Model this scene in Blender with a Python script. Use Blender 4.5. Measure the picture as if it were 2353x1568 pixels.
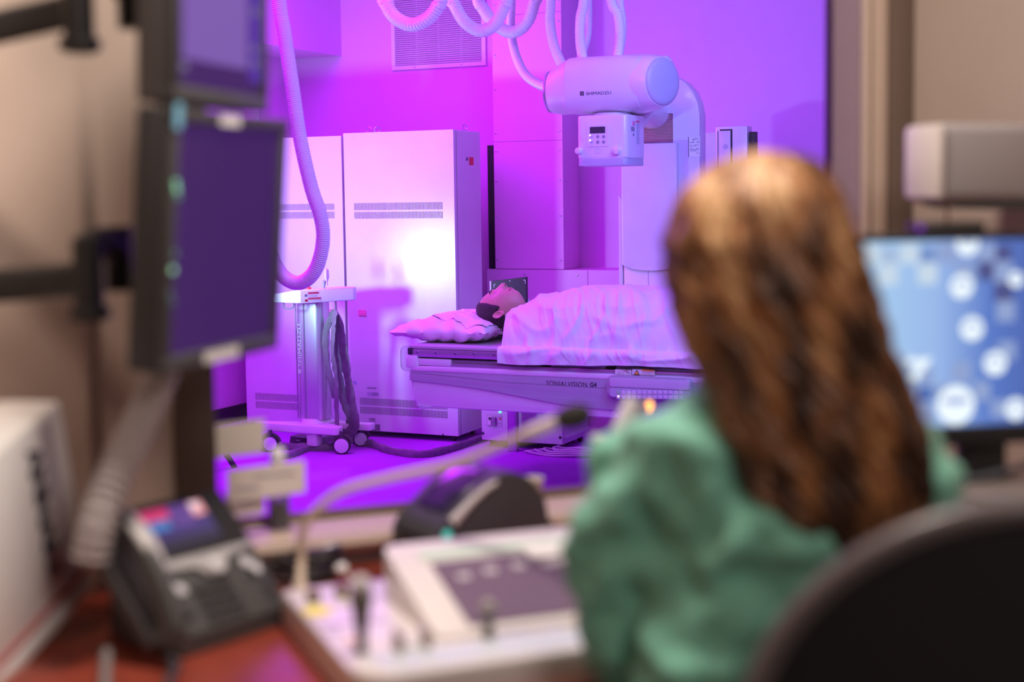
import bpy, bmesh, math, random
from mathutils import Vector, Matrix, noise
from mathutils.bvhtree import BVHTree
random.seed(4)
C = bpy.context.scene.collection
S = bpy.context.scene
for o in list(bpy.data.objects): bpy.data.objects.remove(o)

# ------------------------------------------------------------------ camera
PW, PH_, CAMZ = 2353, 1568, 1.33
FPX = 50 / 36 * PW
PITCH, ROLL, SHY = math.atan(.08), .014, -73 / 2353
cam = bpy.data.cameras.new('camera'); co = bpy.data.objects.new('camera', cam); C.objects.link(co)
cam.lens = 50; cam.sensor_width = 36; cam.shift_y = SHY; cam.clip_start = .05
CAM_R, CAM_U = Vector((1, 0, 0)), Vector((0, math.sin(PITCH), math.cos(PITCH)))
CAM_F = Vector((0, math.cos(PITCH), -math.sin(PITCH)))
CAM_C, CAM_S = math.cos(ROLL), math.sin(ROLL)
rr, uu = CAM_C * CAM_R - CAM_S * CAM_U, CAM_C * CAM_U + CAM_S * CAM_R
co.matrix_world = Matrix(((rr.x, uu.x, -CAM_F.x, 0), (rr.y, uu.y, -CAM_F.y, 0), (rr.z, uu.z, -CAM_F.z, CAMZ), (0, 0, 0, 1)))
cam.dof.use_dof = True; cam.dof.focus_distance = 7.1; cam.dof.aperture_fstop = 1.8
S.camera = co
S.view_settings.view_transform = 'Standard'; S.view_settings.look = 'None'
S.view_settings.gamma = 1; S.view_settings.use_curve_mapping = False
S.view_settings.exposure = 0.0
try:
    S.cycles.use_denoising = True; S.cycles.max_bounces = 7; S.cycles.sample_clamp_indirect = 4
    S.cycles.caustics_reflective = False; S.cycles.caustics_refractive = False
except Exception: pass

# ------------------------------------------------------------------ frames
TH = math.radians(24.7); BH = math.radians(21.2)
FR = {'room': -TH, 'booth': BH, 'world': 0.0}
def fw(p, fr):
    a = FR[fr]; c, s = math.cos(a), math.sin(a)
    return Vector((p[0] * c - p[1] * s, p[0] * s + p[1] * c, p[2]))
def wf(p, fr):
    a = -FR[fr]; c, s = math.cos(a), math.sin(a)
    return Vector((p[0] * c - p[1] * s, p[0] * s + p[1] * c, p[2]))
def ray(px, py):
    a = (px - PW / 2) / FPX; b = -(py - PH_ / 2) / FPX + SHY * PW / FPX
    return (a * CAM_C + b * CAM_S) * CAM_R + (b * CAM_C - a * CAM_S) * CAM_U + CAM_F
def pz(px, py, z, fr):
    r = ray(px, py); t = (z - CAMZ) / r.z
    return wf(Vector((0, 0, CAMZ)) + r * t, fr)
def pd(px, py, d, fr='room'):      # meets the plane second coordinate = d of a frame
    r = ray(px, py); q = wf(r, fr); t = d / q.y
    return wf(Vector((0, 0, CAMZ)) + r * t, fr)
def py_(px, py, Y, fr='world'):
    r = ray(px, py); return wf(Vector((0, 0, CAMZ)) + r * (Y / r.y), fr)

# ------------------------------------------------------------------ world and lights
w = bpy.data.worlds.new('world'); S.world = w; w.use_nodes = True
w.node_tree.nodes['Background'].inputs[0].default_value = (.5, .12, .9, 1)
w.node_tree.nodes['Background'].inputs[1].default_value = 0.02
def light(name, kind, fr, p, target, color, power, size=.3, size2=None, **kw):
    l = bpy.data.lights.new(name, kind); o = bpy.data.objects.new(name, l); C.objects.link(o)
    P, T = fw(p, fr), fw(target, fr)
    o.location = P; o.rotation_euler = (T - P).to_track_quat('-Z', 'Y').to_euler()
    l.color = color; l.energy = power
    if kind == 'AREA':
        l.shape = 'RECTANGLE'; l.size = size; l.size_y = size2 or size
    else: l.shadow_soft_size = size
    for k, v in kw.items(): setattr(l, k, v)
    return o
# gelled strobe on the stand at the left of the imaging room, low and aimed up at the cabinets
light('strobe_light', 'SPOT', 'room', (-4.3, 5.35, .93), (-3.62, 6.8, 1.55), (.44, .84, 1.0), 84, .10, spot_size=math.radians(112), spot_blend=.7)
# unseen magenta fills added for the violet shadows of the imaging room
light('magenta_fill', 'AREA', 'room', (-4.0, 5.8, 2.72), (-3.6, 6.2, 0), (.54, .006, 1.0), 138, 1.8, 1.8)
light('front_magenta_fill', 'AREA', 'room', (-3.2, 3.3, 2.5), (-2.8, 7.0, 1.0), (.60, .006, 1.0), 26, 1.2, 1.0)
light('right_blue_light', 'AREA', 'room', (-.9, 4.7, 2.3), (-2.4, 6.2, 1.0), (.20, .24, 1.0), 50, 1.0, 1.0)
light('added_warm_fill', 'AREA', 'room', (-1.6, 3.6, 2.6), (-2.2, 6.0, .8), (1.0, .82, .66), 6, .8, .3)  # added warm fill imitating booth light that spills through the window
# booth lamps
light('booth_back_lamp', 'AREA', 'booth', (.9, -.6, 2.45), (1.1, 1.6, .7), (1, .86, .78), 17, 1.0, .6)
light('booth_desk_lamp', 'AREA', 'booth', (.58, 1.56, 2.45), (.62, 1.55, .8), (1, .88, .78), 26, .30, .30)
light('booth_wall_lamp', 'SPOT', 'booth', (-.15, 1.72, 2.15), (-.10, 2.15, 1.28), (1, .80, .68), 45, .03, spot_size=math.radians(46), spot_blend=1.0)

# ------------------------------------------------------------------ materials
MATS = {}
def mat(name, col, rough=.5, metal=0, spec=.5, bump=0, bscale=200, var=.04, vscale=8, emit=None, estr=0, coat=0, alpha=None, sheen=0):
    if name in MATS: return MATS[name]
    m = bpy.data.materials.new(name); m.use_nodes = True; nt = m.node_tree; N = nt.nodes; L = nt.links
    b = N['Principled BSDF']
    b.inputs['Roughness'].default_value = rough; b.inputs['Metallic'].default_value = metal
    b.inputs['Specular IOR Level'].default_value = spec
    b.inputs['Coat Weight'].default_value = coat; b.inputs['Coat Roughness'].default_value = .08
    b.inputs['Sheen Weight'].default_value = sheen
    tc = N.new('ShaderNodeTexCoord')
    n = N.new('ShaderNodeTexNoise'); n.inputs['Scale'].default_value = vscale; n.inputs['Detail'].default_value = 4
    L.new(tc.outputs['Object'], n.inputs['Vector'])
    mx = N.new('ShaderNodeMix'); mx.data_type = 'RGBA'
    mx.inputs[6].default_value = (*[max(0, c * (1 - var * 2)) for c in col], 1)
    mx.inputs[7].default_value = (*[min(1, c * (1 + var * 2)) for c in col], 1)
    L.new(n.outputs['Fac'], mx.inputs[0]); L.new(mx.outputs[2], b.inputs['Base Color'])
    if bump:
        n2 = N.new('ShaderNodeTexNoise'); n2.inputs['Scale'].default_value = bscale; n2.inputs['Detail'].default_value = 3
        L.new(tc.outputs['Object'], n2.inputs['Vector'])
        bp = N.new('ShaderNodeBump'); bp.inputs['Strength'].default_value = bump; bp.inputs['Distance'].default_value = .002
        L.new(n2.outputs['Fac'], bp.inputs['Height']); L.new(bp.outputs['Normal'], b.inputs['Normal'])
    if emit: b.inputs['Emission Color'].default_value = (*emit, 1); b.inputs['Emission Strength'].default_value = estr
    if alpha is not None: b.inputs['Alpha'].default_value = alpha
    MATS[name] = m
    return m
def glassmat(name, tint=(1, 1, 1), refl=.06, rough=0.0, body=None):
    m = bpy.data.materials.new(name); m.use_nodes = True; nt = m.node_tree; N = nt.nodes; L = nt.links
    N.remove(N['Principled BSDF']); out = N['Material Output']
    t = N.new('ShaderNodeBsdfTransparent'); t.inputs[0].default_value = (*tint, 1)
    g = N.new('ShaderNodeBsdfGlossy'); g.inputs['Roughness'].default_value = rough
    fr = N.new('ShaderNodeFresnel'); fr.inputs['IOR'].default_value = 1.45 if body else 1.22
    mx = N.new('ShaderNodeMixShader'); L.new(fr.outputs[0], mx.inputs[0]); L.new(t.outputs[0], mx.inputs[1]); L.new(g.outputs[0], mx.inputs[2])
    last = mx
    if body:
        d = N.new('ShaderNodeBsdfDiffuse'); d.inputs[0].default_value = (*body[0], 1)
        m2 = N.new('ShaderNodeMixShader'); m2.inputs[0].default_value = body[1]
        L.new(mx.outputs[0], m2.inputs[1]); L.new(d.outputs[0], m2.inputs[2]); last = m2
    L.new(last.outputs[0], out.inputs[0]); MATS[name] = m
    return m
GLASS = glassmat('window glass')
ACRYL = glassmat('clear acrylic', (.97, .95, .98), body=((.8, .75, .9), .13))
LENSG = glassmat('clear bottle plastic', (.9, .9, .92), body=((.4, .4, .42), .4))
WHITE = mat('white enamel', (.80, .79, .80), .38, bump=.05)
CABW = mat('cabinet paint', (.74, .75, .77), .22, spec=.6, bump=.12, bscale=900)
CABS = mat('cabinet grey paint', (.62, .61, .64), .4)
PLAST = mat('white gloss plastic', (.82, .80, .82), .22, coat=.3)
PEARL = mat('pearl white plastic', (.76, .74, .76), .42, bump=.05, bscale=1500)
LAV = mat('grey blue plastic', (.52, .53, .62), .4)
LAVD = mat('dull grey plastic', (.42, .43, .47), .45)
BLACK = mat('black plastic', (.02, .02, .022), .35)
DARK = mat('dark recess', (.015, .012, .018), .8)
RUB = mat('dark rubber', (.03, .03, .035), .6)
METAL = mat('brushed steel', (.6, .6, .62), .3, 1)
ALU = mat('anodised aluminium', (.66, .66, .7), .33, .75)
HOSE = mat('ribbed white hose', (.82, .80, .84), .35)
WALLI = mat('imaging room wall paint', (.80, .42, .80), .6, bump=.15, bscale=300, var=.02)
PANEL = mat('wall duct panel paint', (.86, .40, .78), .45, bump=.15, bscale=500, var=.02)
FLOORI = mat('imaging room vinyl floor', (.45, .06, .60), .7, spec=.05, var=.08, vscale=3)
BWALL = mat('booth wall paint', (.47, .37, .31), .75, bump=.2, bscale=250, var=.02)
BTRIM = mat('booth frame paint', (.60, .47, .38), .5, var=.03)
BSHADE = mat('shaded frame paint', (.085, .058, .045), .5)  # left post only: frame paint with the monitors' shade put into the colour
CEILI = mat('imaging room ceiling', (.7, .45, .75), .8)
CEIL = mat('ceiling tile', (.7, .68, .66), .8)
CARPET = mat('booth floor', (.12, .11, .11), .9)
DESK = mat('red brown desk laminate', (.27, .05, .03), .3, var=.25, vscale=14, spec=.35)
CARB = mat('tabletop laminate', (.52, .51, .54), .28)
PINK = mat('pink sticker', (.85, .10, .22), .5)
RED = mat('red sticker', (.75, .04, .05), .5)
ORG = mat('orange sticker', (.95, .45, .05), .5)
PAPER = mat('white label', (.85, .84, .82), .6)
INK = mat('dark ink', (.03, .025, .05), .6)
INKG = mat('grey ink', (.28, .26, .32), .6)
GREYL = mat('grey label', (.30, .29, .34), .5)
PINKP = mat('pink plastic latch', (.85, .25, .45), .4)
SHEET = mat('white cotton sheet', (.80, .79, .80), .75, bump=.25, bscale=900, sheen=.2)
PILW = mat('white paper pillow cover', (.82, .81, .80), .6, bump=.3, bscale=700)
SKIN = mat('skin', (.58, .29, .23), .45, var=.08, vscale=30)
LIP = mat('lips', (.5, .17, .16), .4)
HAIRD = mat('short dark hair', (.028, .018, .016), .55, bump=1, bscale=600, var=.3, vscale=200)
SLEEVE = mat('grey cable sleeve cloth', (.20, .17, .21), .6, bump=.6, bscale=90, var=.2, vscale=30)
MON = mat('charcoal monitor plastic', (.075, .075, .08), .4)
MONS = mat('grey monitor side', (.045, .046, .052), .5)
GOWN = mat('green surgical gown', (.19, .50, .37), .85, bump=.4, bscale=500, var=.06, vscale=20, sheen=.3)
CHAIRM = mat('chair black mesh', (.005, .004, .005), .85, bump=.5, bscale=700)
CHAIRE = mat('chair grey plastic rim', (.13, .11, .115), .35)
CREAM = mat('console cream plastic', (.80, .74, .72), .35)
CONB = mat('console pale blue strip', (.66, .72, .74), .4)
SILV = mat('silver plastic', (.55, .54, .55), .3, .3)
PHONEM = mat('phone charcoal plastic', (.07, .07, .072), .4)
def emis(name, col, s):
    if name in MATS: return MATS[name]
    return mat(name, (.02, .02, .02), .3, emit=col, estr=s)

# ------------------------------------------------------------------ object helpers
ORG_ = {}
def mesh_from(bm, name, m, off=(0, 0, 0), ang=35):
    bmesh.ops.recalc_face_normals(bm, faces=bm.faces[:])
    if any(off): bmesh.ops.translate(bm, verts=bm.verts[:], vec=-Vector(off))
    me = bpy.data.meshes.new(name); bm.to_mesh(me); bm.free()
    for p in me.polygons: p.use_smooth = True
    me.set_sharp_from_angle(angle=math.radians(ang))
    for k in (m if isinstance(m, (list, tuple)) else [m]): me.materials.append(k)
    return me
def thing(name, label, cat, org, fr='room', group=None, yaw=0, local=False, tilt=None):
    o = bpy.data.objects.new(name, None); C.objects.link(o)
    o.empty_display_size = .05
    o.location = fw(org, fr); o.rotation_euler = (0, 0, FR[fr] + yaw)
    if tilt: o.rotation_euler = (Matrix.Rotation(FR[fr] + yaw, 3, 'Z') @ tilt).to_euler()
    o['label'] = label; o['category'] = cat
    if group: o['group'] = group
    ORG_[o.name] = (0, 0, 0) if local else tuple(org)
    return o
def part(name, bm, m, parent, label=None, stuff=False, ang=35):
    org = ORG_[parent.name]
    me = mesh_from(bm, name, m, org, ang)
    o = bpy.data.objects.new(name, me); C.objects.link(o); o.parent = parent
    ORG_[o.name] = org
    if label: o['label'] = label
    if stuff: o['kind'] = 'stuff'
    return o
def solo(name, bm, m, label, cat, org, fr='room', group=None, kind=None, yaw=0, local=False, ang=35):
    me = mesh_from(bm, name, m, (0, 0, 0) if local else org, ang)
    o = bpy.data.objects.new(name, me); C.objects.link(o)
    o.location = fw(org, fr); o.rotation_euler = (0, 0, FR[fr] + yaw)
    ORG_[o.name] = (0, 0, 0) if local else tuple(org)
    if label: o['label'] = label
    if cat: o['category'] = cat
    if group: o['group'] = group
    if kind: o['kind'] = kind
    return o
def struct(name, bm, m, fr='room', org=(0, 0, 0)):
    return solo(name, bm, m, None, None, org, fr, kind='structure')
def copy_part(src, parent, loc=None):
    o = src.copy(); C.objects.link(o); o.parent = parent
    if loc is not None: o.location = loc
    ORG_[o.name] = ORG_[parent.name]
    return o
def B(): return bmesh.new()
def box(bm, x0, x1, y0, y1, z0, z1, bev=0, seg=2):
    vs = [bm.verts.new(p) for p in ((x0, y0, z0), (x1, y0, z0), (x1, y1, z0), (x0, y1, z0), (x0, y0, z1), (x1, y0, z1), (x1, y1, z1), (x0, y1, z1))]
    fs = [bm.faces.new([vs[i] for i in f]) for f in ((0, 3, 2, 1), (4, 5, 6, 7), (0, 1, 5, 4), (1, 2, 6, 5), (2, 3, 7, 6), (3, 0, 4, 7))]
    if bev:
        es = set(e for f in fs for e in f.edges)
        bmesh.ops.bevel(bm, geom=list(es), offset=bev, segments=seg, affect='EDGES', profile=.5)
    return bm
def basis(ax):
    ax = Vector(ax).normalized(); t = Vector((0, 0, 1)) if abs(ax.z) < .9 else Vector((1, 0, 0))
    a = ax.cross(t).normalized(); return a, ax.cross(a).normalized(), ax
def rings(bm, rs, cap=True, close=False):
    R = [[bm.verts.new(p) for p in r] for r in rs]; n = len(R[0]); m = len(R)
    for i in range(m if close else m - 1):
        a, b = R[i], R[(i + 1) % m]
        for j in range(n): bm.faces.new((a[j], a[(j + 1) % n], b[(j + 1) % n], b[j]))
    if cap and not close:
        bm.faces.new(R[0][::-1]); bm.faces.new(R[-1])
    return bm
def cyl(bm, p0, p1, r0_, r1_=None, n=20, cap=True):
    p0, p1 = Vector(p0), Vector(p1); a, b, _ = basis(p1 - p0); r1_ = r0_ if r1_ is None else r1_
    return rings(bm, [[p + (a * math.cos(2 * math.pi * j / n) + b * math.sin(2 * math.pi * j / n)) * r for j in range(n)] for p, r in ((p0, r0_), (p1, r1_))], cap)
def lathe(bm, prof, o=(0, 0, 0), ax=(0, 0, 1), n=24, sx=1, sy=1):
    o = Vector(o); a, b, x = basis(ax)
    return rings(bm, [[o + x * h + (a * sx * math.cos(2 * math.pi * j / n) + b * sy * math.sin(2 * math.pi * j / n)) * max(r, 1e-4) for j in range(n)] for r, h in prof])
def spline(pts, k=8):
    P = [Vector(p) for p in pts]; P = [P[0] * 2 - P[1]] + P + [P[-1] * 2 - P[-2]]; out = []
    for i in range(1, len(P) - 2):
        for j in range(k):
            t = j / k; a, b, c, d = P[i - 1], P[i], P[i + 1], P[i + 2]
            out.append(.5 * ((2 * b) + (c - a) * t + (2 * a - 5 * b + 4 * c - d) * t * t + (3 * b - 3 * c + d - a) * t ** 3))
    out.append(P[-2]); return out
def resample(P, step):
    L = [0]
    for i in range(1, len(P)): L.append(L[-1] + (P[i] - P[i - 1]).length)
    n = max(2, int(L[-1] / step)); out = []; k = 0
    for i in range(n + 1):
        s = L[-1] * i / n
        while k < len(P) - 2 and L[k + 1] < s: k += 1
        t = (s - L[k]) / max(1e-9, L[k + 1] - L[k]); out.append(P[k].lerp(P[k + 1], t))
    return out
def tube(bm, P, r, n=12, cap=True, flat=None, close=False):
    P = [Vector(p) for p in P]; R = []; up = None
    for i, p in enumerate(P):
        t = ((P[(i + 1) % len(P)] - P[i - 1]) if close else (P[min(i + 1, len(P) - 1)] - P[max(i - 1, 0)])).normalized()
        if up is None: a, b, _ = basis(t)
        else:
            a = (up - t * up.dot(t)).normalized(); b = t.cross(a)
        up = a; q = r(i / (len(P) - 1), i) if callable(r) else r
        fx, fy = flat or (1, 1)
        R.append([p + (a * fx * math.cos(2 * math.pi * j / n) + b * fy * math.sin(2 * math.pi * j / n)) * q for j in range(n)])
    return rings(bm, R, cap, close)
def prism(bm, poly, f, h0, h1, bev=0):
    """poly: 2-D outline, f(a,b,h) gives the 3-D point"""
    A = [bm.verts.new(f(a, b, h0)) for a, b in poly]; D = [bm.verts.new(f(a, b, h1)) for a, b in poly]; n = len(A)
    fs = [bm.faces.new(A[::-1]), bm.faces.new(D)]
    for i in range(n): fs.append(bm.faces.new((A[i], A[(i + 1) % n], D[(i + 1) % n], D[i])))
    if bev:
        es = set(e for f_ in fs[:2] for e in f_.edges)
        bmesh.ops.bevel(bm, geom=list(es), offset=bev, segments=3, affect='EDGES', profile=.5)
    return bm
def rrect(x0, x1, y0, y1, r, n=6):
    out = []
    for cx, cy, a0 in ((x1 - r, y1 - r, 0), (x0 + r, y1 - r, 90), (x0 + r, y0 + r, 180), (x1 - r, y0 + r, 270)):
        for k in range(n + 1):
            a = math.radians(a0 + 90 * k / n); out.append((cx + r * math.cos(a), cy + r * math.sin(a)))
    return out
def grid(bm, nu, nv, f):
    V = [[bm.verts.new(f(i / nu, j / nv)) for j in range(nv + 1)] for i in range(nu + 1)]
    for i in range(nu):
        for j in range(nv): bm.faces.new((V[i][j], V[i + 1][j], V[i + 1][j + 1], V[i][j + 1]))
    return V
UZ = lambda a, b, h: (a, h, b)      # outline in (u,z), height along d
XY = lambda a, b, h: (a, b, h)
YZ = lambda a, b, h: (h, a, b)
def text_bm(txt, size, sx=1.0, bold=0.0, ext=.0006, align='LEFT', spacing=1.0):
    cu = bpy.data.curves.new('t', 'FONT'); cu.body = txt; cu.size = size; cu.extrude = ext; cu.offset = bold
    cu.align_x = align; cu.space_character = spacing; cu.resolution_u = 3
    o = bpy.data.objects.new('t', cu); C.objects.link(o)
    dg = bpy.context.evaluated_depsgraph_get(); me = bpy.data.meshes.new_from_object(o.evaluated_get(dg))
    bm = bmesh.new(); bm.from_mesh(me); bpy.data.objects.remove(o); bpy.data.curves.remove(cu); bpy.data.meshes.remove(me)
    bmesh.ops.scale(bm, vec=(sx, 1, 1), verts=bm.verts[:])
    return bm
def place(bm, M):
    bmesh.ops.transform(bm, matrix=M, verts=bm.verts[:]); return bm
def frame_m(o, x, y):
    x, y = Vector(x).normalized(), Vector(y).normalized(); z = x.cross(y)
    return Matrix(((x.x, y.x, z.x, o[0]), (x.y, y.y, z.y, o[1]), (x.z, y.z, z.z, o[2]), (0, 0, 0, 1)))
def sm(a, b, x):
    t = min(1, max(0, (x - a) / (b - a))); return t * t * (3 - 2 * t)
def gs(x, s): return math.exp(-(x / s) ** 2 / 2)

# ================================================================== SETTING: imaging room
DB = 7.66
struct('floor', box(B(), -7, 4.5, -1.0, 9, -.1, 0), FLOORI)
struct('ceiling', box(B(), -7, 4.5, 3.0, 9, 2.8, 2.9), CEILI)
struct('wall_back', box(B(), -5.2, 3.2, DB, DB + .12, 0, 2.8), WALLI)
struct('wall_left', box(B(), -5.2, -5.05, 4.0, DB, 0, 2.8), WALLI)
struct('wall_right', box(B(), 3.0, 3.15, 1.0, DB, 0, 2.8), WALLI)
struct('baseboard_left', box(B(), -5.05, -5.035, 4.0, DB, 0, .1, .003), RUB)
struct('baseboard_back', box(B(), -5.05, -3.55, DB - .015, DB, 0, .1, .003), RUB)
struct('trim_1', box(B(), -5.05, -4.66, 4.0, DB, 2.206, 2.8), WALLI)      # soffit along the left wall
# steel duct panels on the back wall
dc = struct('trim_2', box(B(), -3.50, -3.08, 7.405, DB, .91, 2.8), PANEL)
def screw(parent, u, d, z, r=.006):
    return part('screw', lathe(B(), [(r, 0), (r, .002), (r * .6, .0035)], (u, d, z), (0, -1, 0), 10), METAL, parent)
for z0, z1 in ((.912, 1.634), (1.637, 2.345), (2.348, 2.8)):
    pp = part('duct_panel', box(B(), -3.505, -3.078, 7.4, 7.406, z0, z1, .0012, 1), PANEL, dc)
    for zz in ((z0 + .05, z0 + .30, z1 - .22, z1 - .05) if z0 < 2.3 else (z0 + .06,)):
        for u in (-3.095, -3.49): screw(pp, u, 7.4, zz)
# dark box standing in for the shade in the gap beside the cabinets
struct('gap_shade', box(B(), -3.56, -3.50, 7.43, DB, .91, 1.62), DARK)
lw = struct('trim_4', box(B(), -3.56, -1.9, 7.405, DB, 0, .908), PANEL)
for u0, u1 in ((-3.56, -2.935), (-2.932, -2.40), (-2.397, -1.9)):
    pp = part('duct_panel', box(B(), u0, u1, 7.4, 7.406, 0, .908, .0012, 1), PANEL, lw)
    for u in (u0 + .24, u1 - .06): screw(pp, u, 7.4, .88)

# wall air grille
g0 = pd(903, 163, DB); g1 = pd(1119, 153, DB)
gu0, gu1, gz0 = g0.x, g1.x, g0.z
t = thing('air_grille', 'large white louvred air grille high on the back wall', 'vent', (gu0, DB, gz0))
bm = B(); fwd = .026
GZ1 = gz0 + .62
for q in ((gu0, gu1, gz0, gz0 + .026), (gu0, gu1, GZ1 - .026, GZ1), (gu0, gu0 + .026, gz0 + .026, GZ1 - .026), (gu1 - .026, gu1, gz0 + .026, GZ1 - .026)):
    box(bm, q[0], q[1], DB - .018, DB, q[2], q[3], .002, 1)
gf = part('frame', bm, WHITE, t)
part('duct_opening', box(B(), gu0 + .02, gu1 - .02, DB - .004, DB - .001, gz0 + .02, GZ1 - .02), DARK, t)
for u in (gu0 + .16, gu1 - .16): screw(gf, u, DB - .018, gz0 + .013, .004)
k = 0; z = gz0 + .03
slat = None
while z < GZ1 - .03:
    if slat is None:
        bm = prism(B(), [(DB - .004, z + .010), (DB - .014, z), (DB - .0125, z - .001), (DB - .0025, z + .009)], YZ, gu0 + .026, gu1 - .026)
        slat = part('slat', bm, WHITE, t); zs = z
    else: copy_part(slat, t, (0, 0, z - zs))
    z += .0125
bm = B()
for f in (.27, .5, .74):
    u = gu0 + (gu1 - gu0) * f; box(bm, u - .002, u + .002, DB - .0045, DB - .003, gz0 + .026, GZ1 - .026)
part('stay_bar', bm, WHITE, t)

# ================================================================== control cabinets
def ring_bolt(parent, u, d, z, yaw=0):
    P = [(u + .016 * math.cos(a) * math.cos(yaw), d + .016 * math.cos(a) * math.sin(yaw), z + .022 + .016 * math.sin(a)) for a in [2 * math.pi * i / 20 for i in range(20)]]
    bm = tube(B(), P, .0035, 8, close=True); cyl(bm, (u, d, z), (u, d, z + .008), .007)
    part('lifting_ring', bm, METAL, parent)
def cabinet(label, u0, u1, z1, rows, latch, latch_mat):
    d0, d1, z0 = 6.794, 7.12, .035
    t = thing('control_cabinet', label, 'cabinet', (u0, d0, 0), group=None)
    part('body', box(B(), u0 + .002, u1 - .002, d0 + .019, d1, z0, z1 - .001, .002, 1), CABS if False else CABW, t)
    bm = B(); zs = z0
    for (a, b, za, zb, n) in sorted(rows, key=lambda r: r[2]):
        box(bm, u0, u1, d0, d0 + .003, zs, za); box(bm, u0, a, d0, d0 + .003, za, zb); box(bm, b, u1, d0, d0 + .003, za, zb)
        p = (b - a) / n
        for k in range(n):
            box(bm, a + p * (k + .52), a + p * (k + 1) if k < n - 1 else b, d0, d0 + .003, za, zb)
        zs = zb
    box(bm, u0, u1, d0, d0 + .003, zs, z1)
    dr = part('door', bm, CABW, t)
    part('door_edge', prism(B(), [(u0, z0), (u1, z0), (u1, z1), (u0, z1)], UZ, d0 + .012, d0 + .0188), CABW, dr)
    part('vent_recess', box(B(), u0 + .01, u1 - .01, d0 + .0032, d0 + .0118, z0 + .05, z1 - .05), DARK, dr)
    bm = B(); box(bm, u0, u0 + .008, d0 + .003, d0 + .012, z0, z1); box(bm, u1 - .008, u1, d0 + .003, d0 + .012, z0, z1)
    box(bm, u0 + .008, u1 - .008, d0 + .003, d0 + .012, z1 - .01, z1); box(bm, u0 + .008, u1 - .008, d0 + .003, d0 + .012, z0, z0 + .01)
    part('door_rim', bm, CABW, dr)
    lu, lz = latch
    bm = B(); box(bm, lu - .026, lu + .026, d0 - .003, d0, lz - .018, lz + .018, .001, 1)
    l = part('latch', bm, latch_mat, dr)
    part('latch_paddle', prism(B(), [(lu - .018, lz + .004), (lu + .021, lz + .004), (lu + .021, lz - .012), (lu - .011, lz - .012)], UZ, d0 - .006, d0 - .003), PINKP, dr)
    for u in (u0 + .05, u1 - .05):
        for d in (d0 + .05, d1 - .05):
            c = part('caster', lathe(B(), [(.008, -.008), (.017, -.008), (.017, .008), (.008, .008)], (u, d, .017), (1, 0, 0), 16), RUB, t)
    return t, dr
def vrow(px0, px1, pya, pyb, pyc, pyd, n):
    a = pd(px0, pya, 6.794); b = pd(px1, pya, 6.794)
    z = [pd(px0, q, 6.794).z for q in (pya, pyb, pyc, pyd)]
    return [(a.x, b.x, z[3], z[2], n), (a.x, b.x, z[1], z[0], n)]
cab2, door2 = cabinet('tall white control cabinet nearest the patient table with a bright light spot on its door', -4.135, -3.455, 1.685,
    vrow(814, 1018, 467, 483.5, 487.5, 503, 73) + vrow(827, 1029, 914, 931, 934, 950.5, 73), (pd(833, 720, 6.794).x, pd(833, 720, 6.794).z), PINKP)
cab1, door1 = cabinet('tall white control cabinet on the left, half hidden behind the wheeled stand', -4.828, -4.15, 1.672,
    vrow(611, 769, 470, 484, 488, 503, 60) + vrow(587, 760, 903, 919, 922, 938, 60), (pd(760, 718, 6.794).x, pd(760, 718, 6.794).z), PINKP)
for px in (838, 856): q = pd(px, 300, 6.9); ring_bolt(cab2, q.x, 6.95, 1.684, 0.0 if px < 850 else .6)
ring_bolt(cab2, -3.52, 7.06, 1.684, 1.2)
part('side_panel', box(B(), -3.4555, -3.453, 6.83, 7.115, .037, 1.68, .001, 1), CABW, cab2)
# side stickers: red square and warning triangle
def onside(px, py): 
    r = ray(px, py); q = wf(r, 'room'); tt = -3.4525 / q.x
    return wf(Vector((0, 0, CAMZ)) + r * tt, 'room')
a, b = onside(1078, 361), onside(1088, 380)
part('red_sticker', box(B(), -3.4525, -3.4515, a.y, b.y, b.z, a.z), RED, cab2, 'small red sticker on the cabinet side')
a, b, c = onside(1071, 369), onside(1075.5, 369), onside(1073, 360)
part('warning_sticker', prism(B(), [(a.y, a.z), (b.y, b.z), (c.y, c.z)], YZ, -3.4525, -3.4515), INK, cab2, 'tiny dark warning triangle')
def plate(parent, name, px0, py0, px1, py1, d, m, th=.0012, label=None):
    a, b = pd(px0, py0, d), pd(px1, py1, d)
    return part(name, box(B(), a.x, b.x, d - th, d, b.z, a.z), m, parent, label)
def scribble(parent, px0, py0, px1, py1, d, rows, m=INKG, fill=.8, seed=1, name='print'):
    rnd = random.Random(seed); a, b = pd(px0, py0, d), pd(px1, py1, d); bm = B(); n = rows; hh = (a.z - b.z) / n
    for i in range(n):
        u = a.x
        while u < b.x - .002:
            w_ = rnd.uniform(.004, .012); 
            if rnd.random() < fill: box(bm, u, min(b.x, u + w_), d - .0022, d - .0013, a.z - hh * (i + .7), a.z - hh * (i + .3))
            u += w_ + .0016
    part(name, bm, m, parent)
for q, m_ in (((844, 890, 865, 894), GREYL), ((844, 900, 871, 911), LAV), ((848, 961, 862, 969), GREYL), ((848, 974, 874, 992), GREYL)):
    plate(door2, 'label_plate', *q, 6.794, m_)
scribble(door2, 855, 902, 870, 909, 6.794, 3, seed=3); scribble(door2, 850, 977, 872, 990, 6.794, 4, INK, seed=4)
scribble(door2, 849, 962, 861, 968, 6.794, 2, PAPER, seed=5)
q = pd(1018, 999, 6.794); part('screw', lathe(B(), [(.005, 0), (.004, .002)], (q.x, 6.794, q.z), (0, -1, 0), 10), INK, door2)
q = pd(816, 880, 6.794)
part('round_label', tube(B(), [(q.x + .008 * math.cos(a), 6.793, q.z + .008 * math.sin(a)) for a in [i * math.pi / 8 for i in range(16)]], .0013, 6, close=True), mat('blue ink', (.1, .15, .6)), door2)

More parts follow.
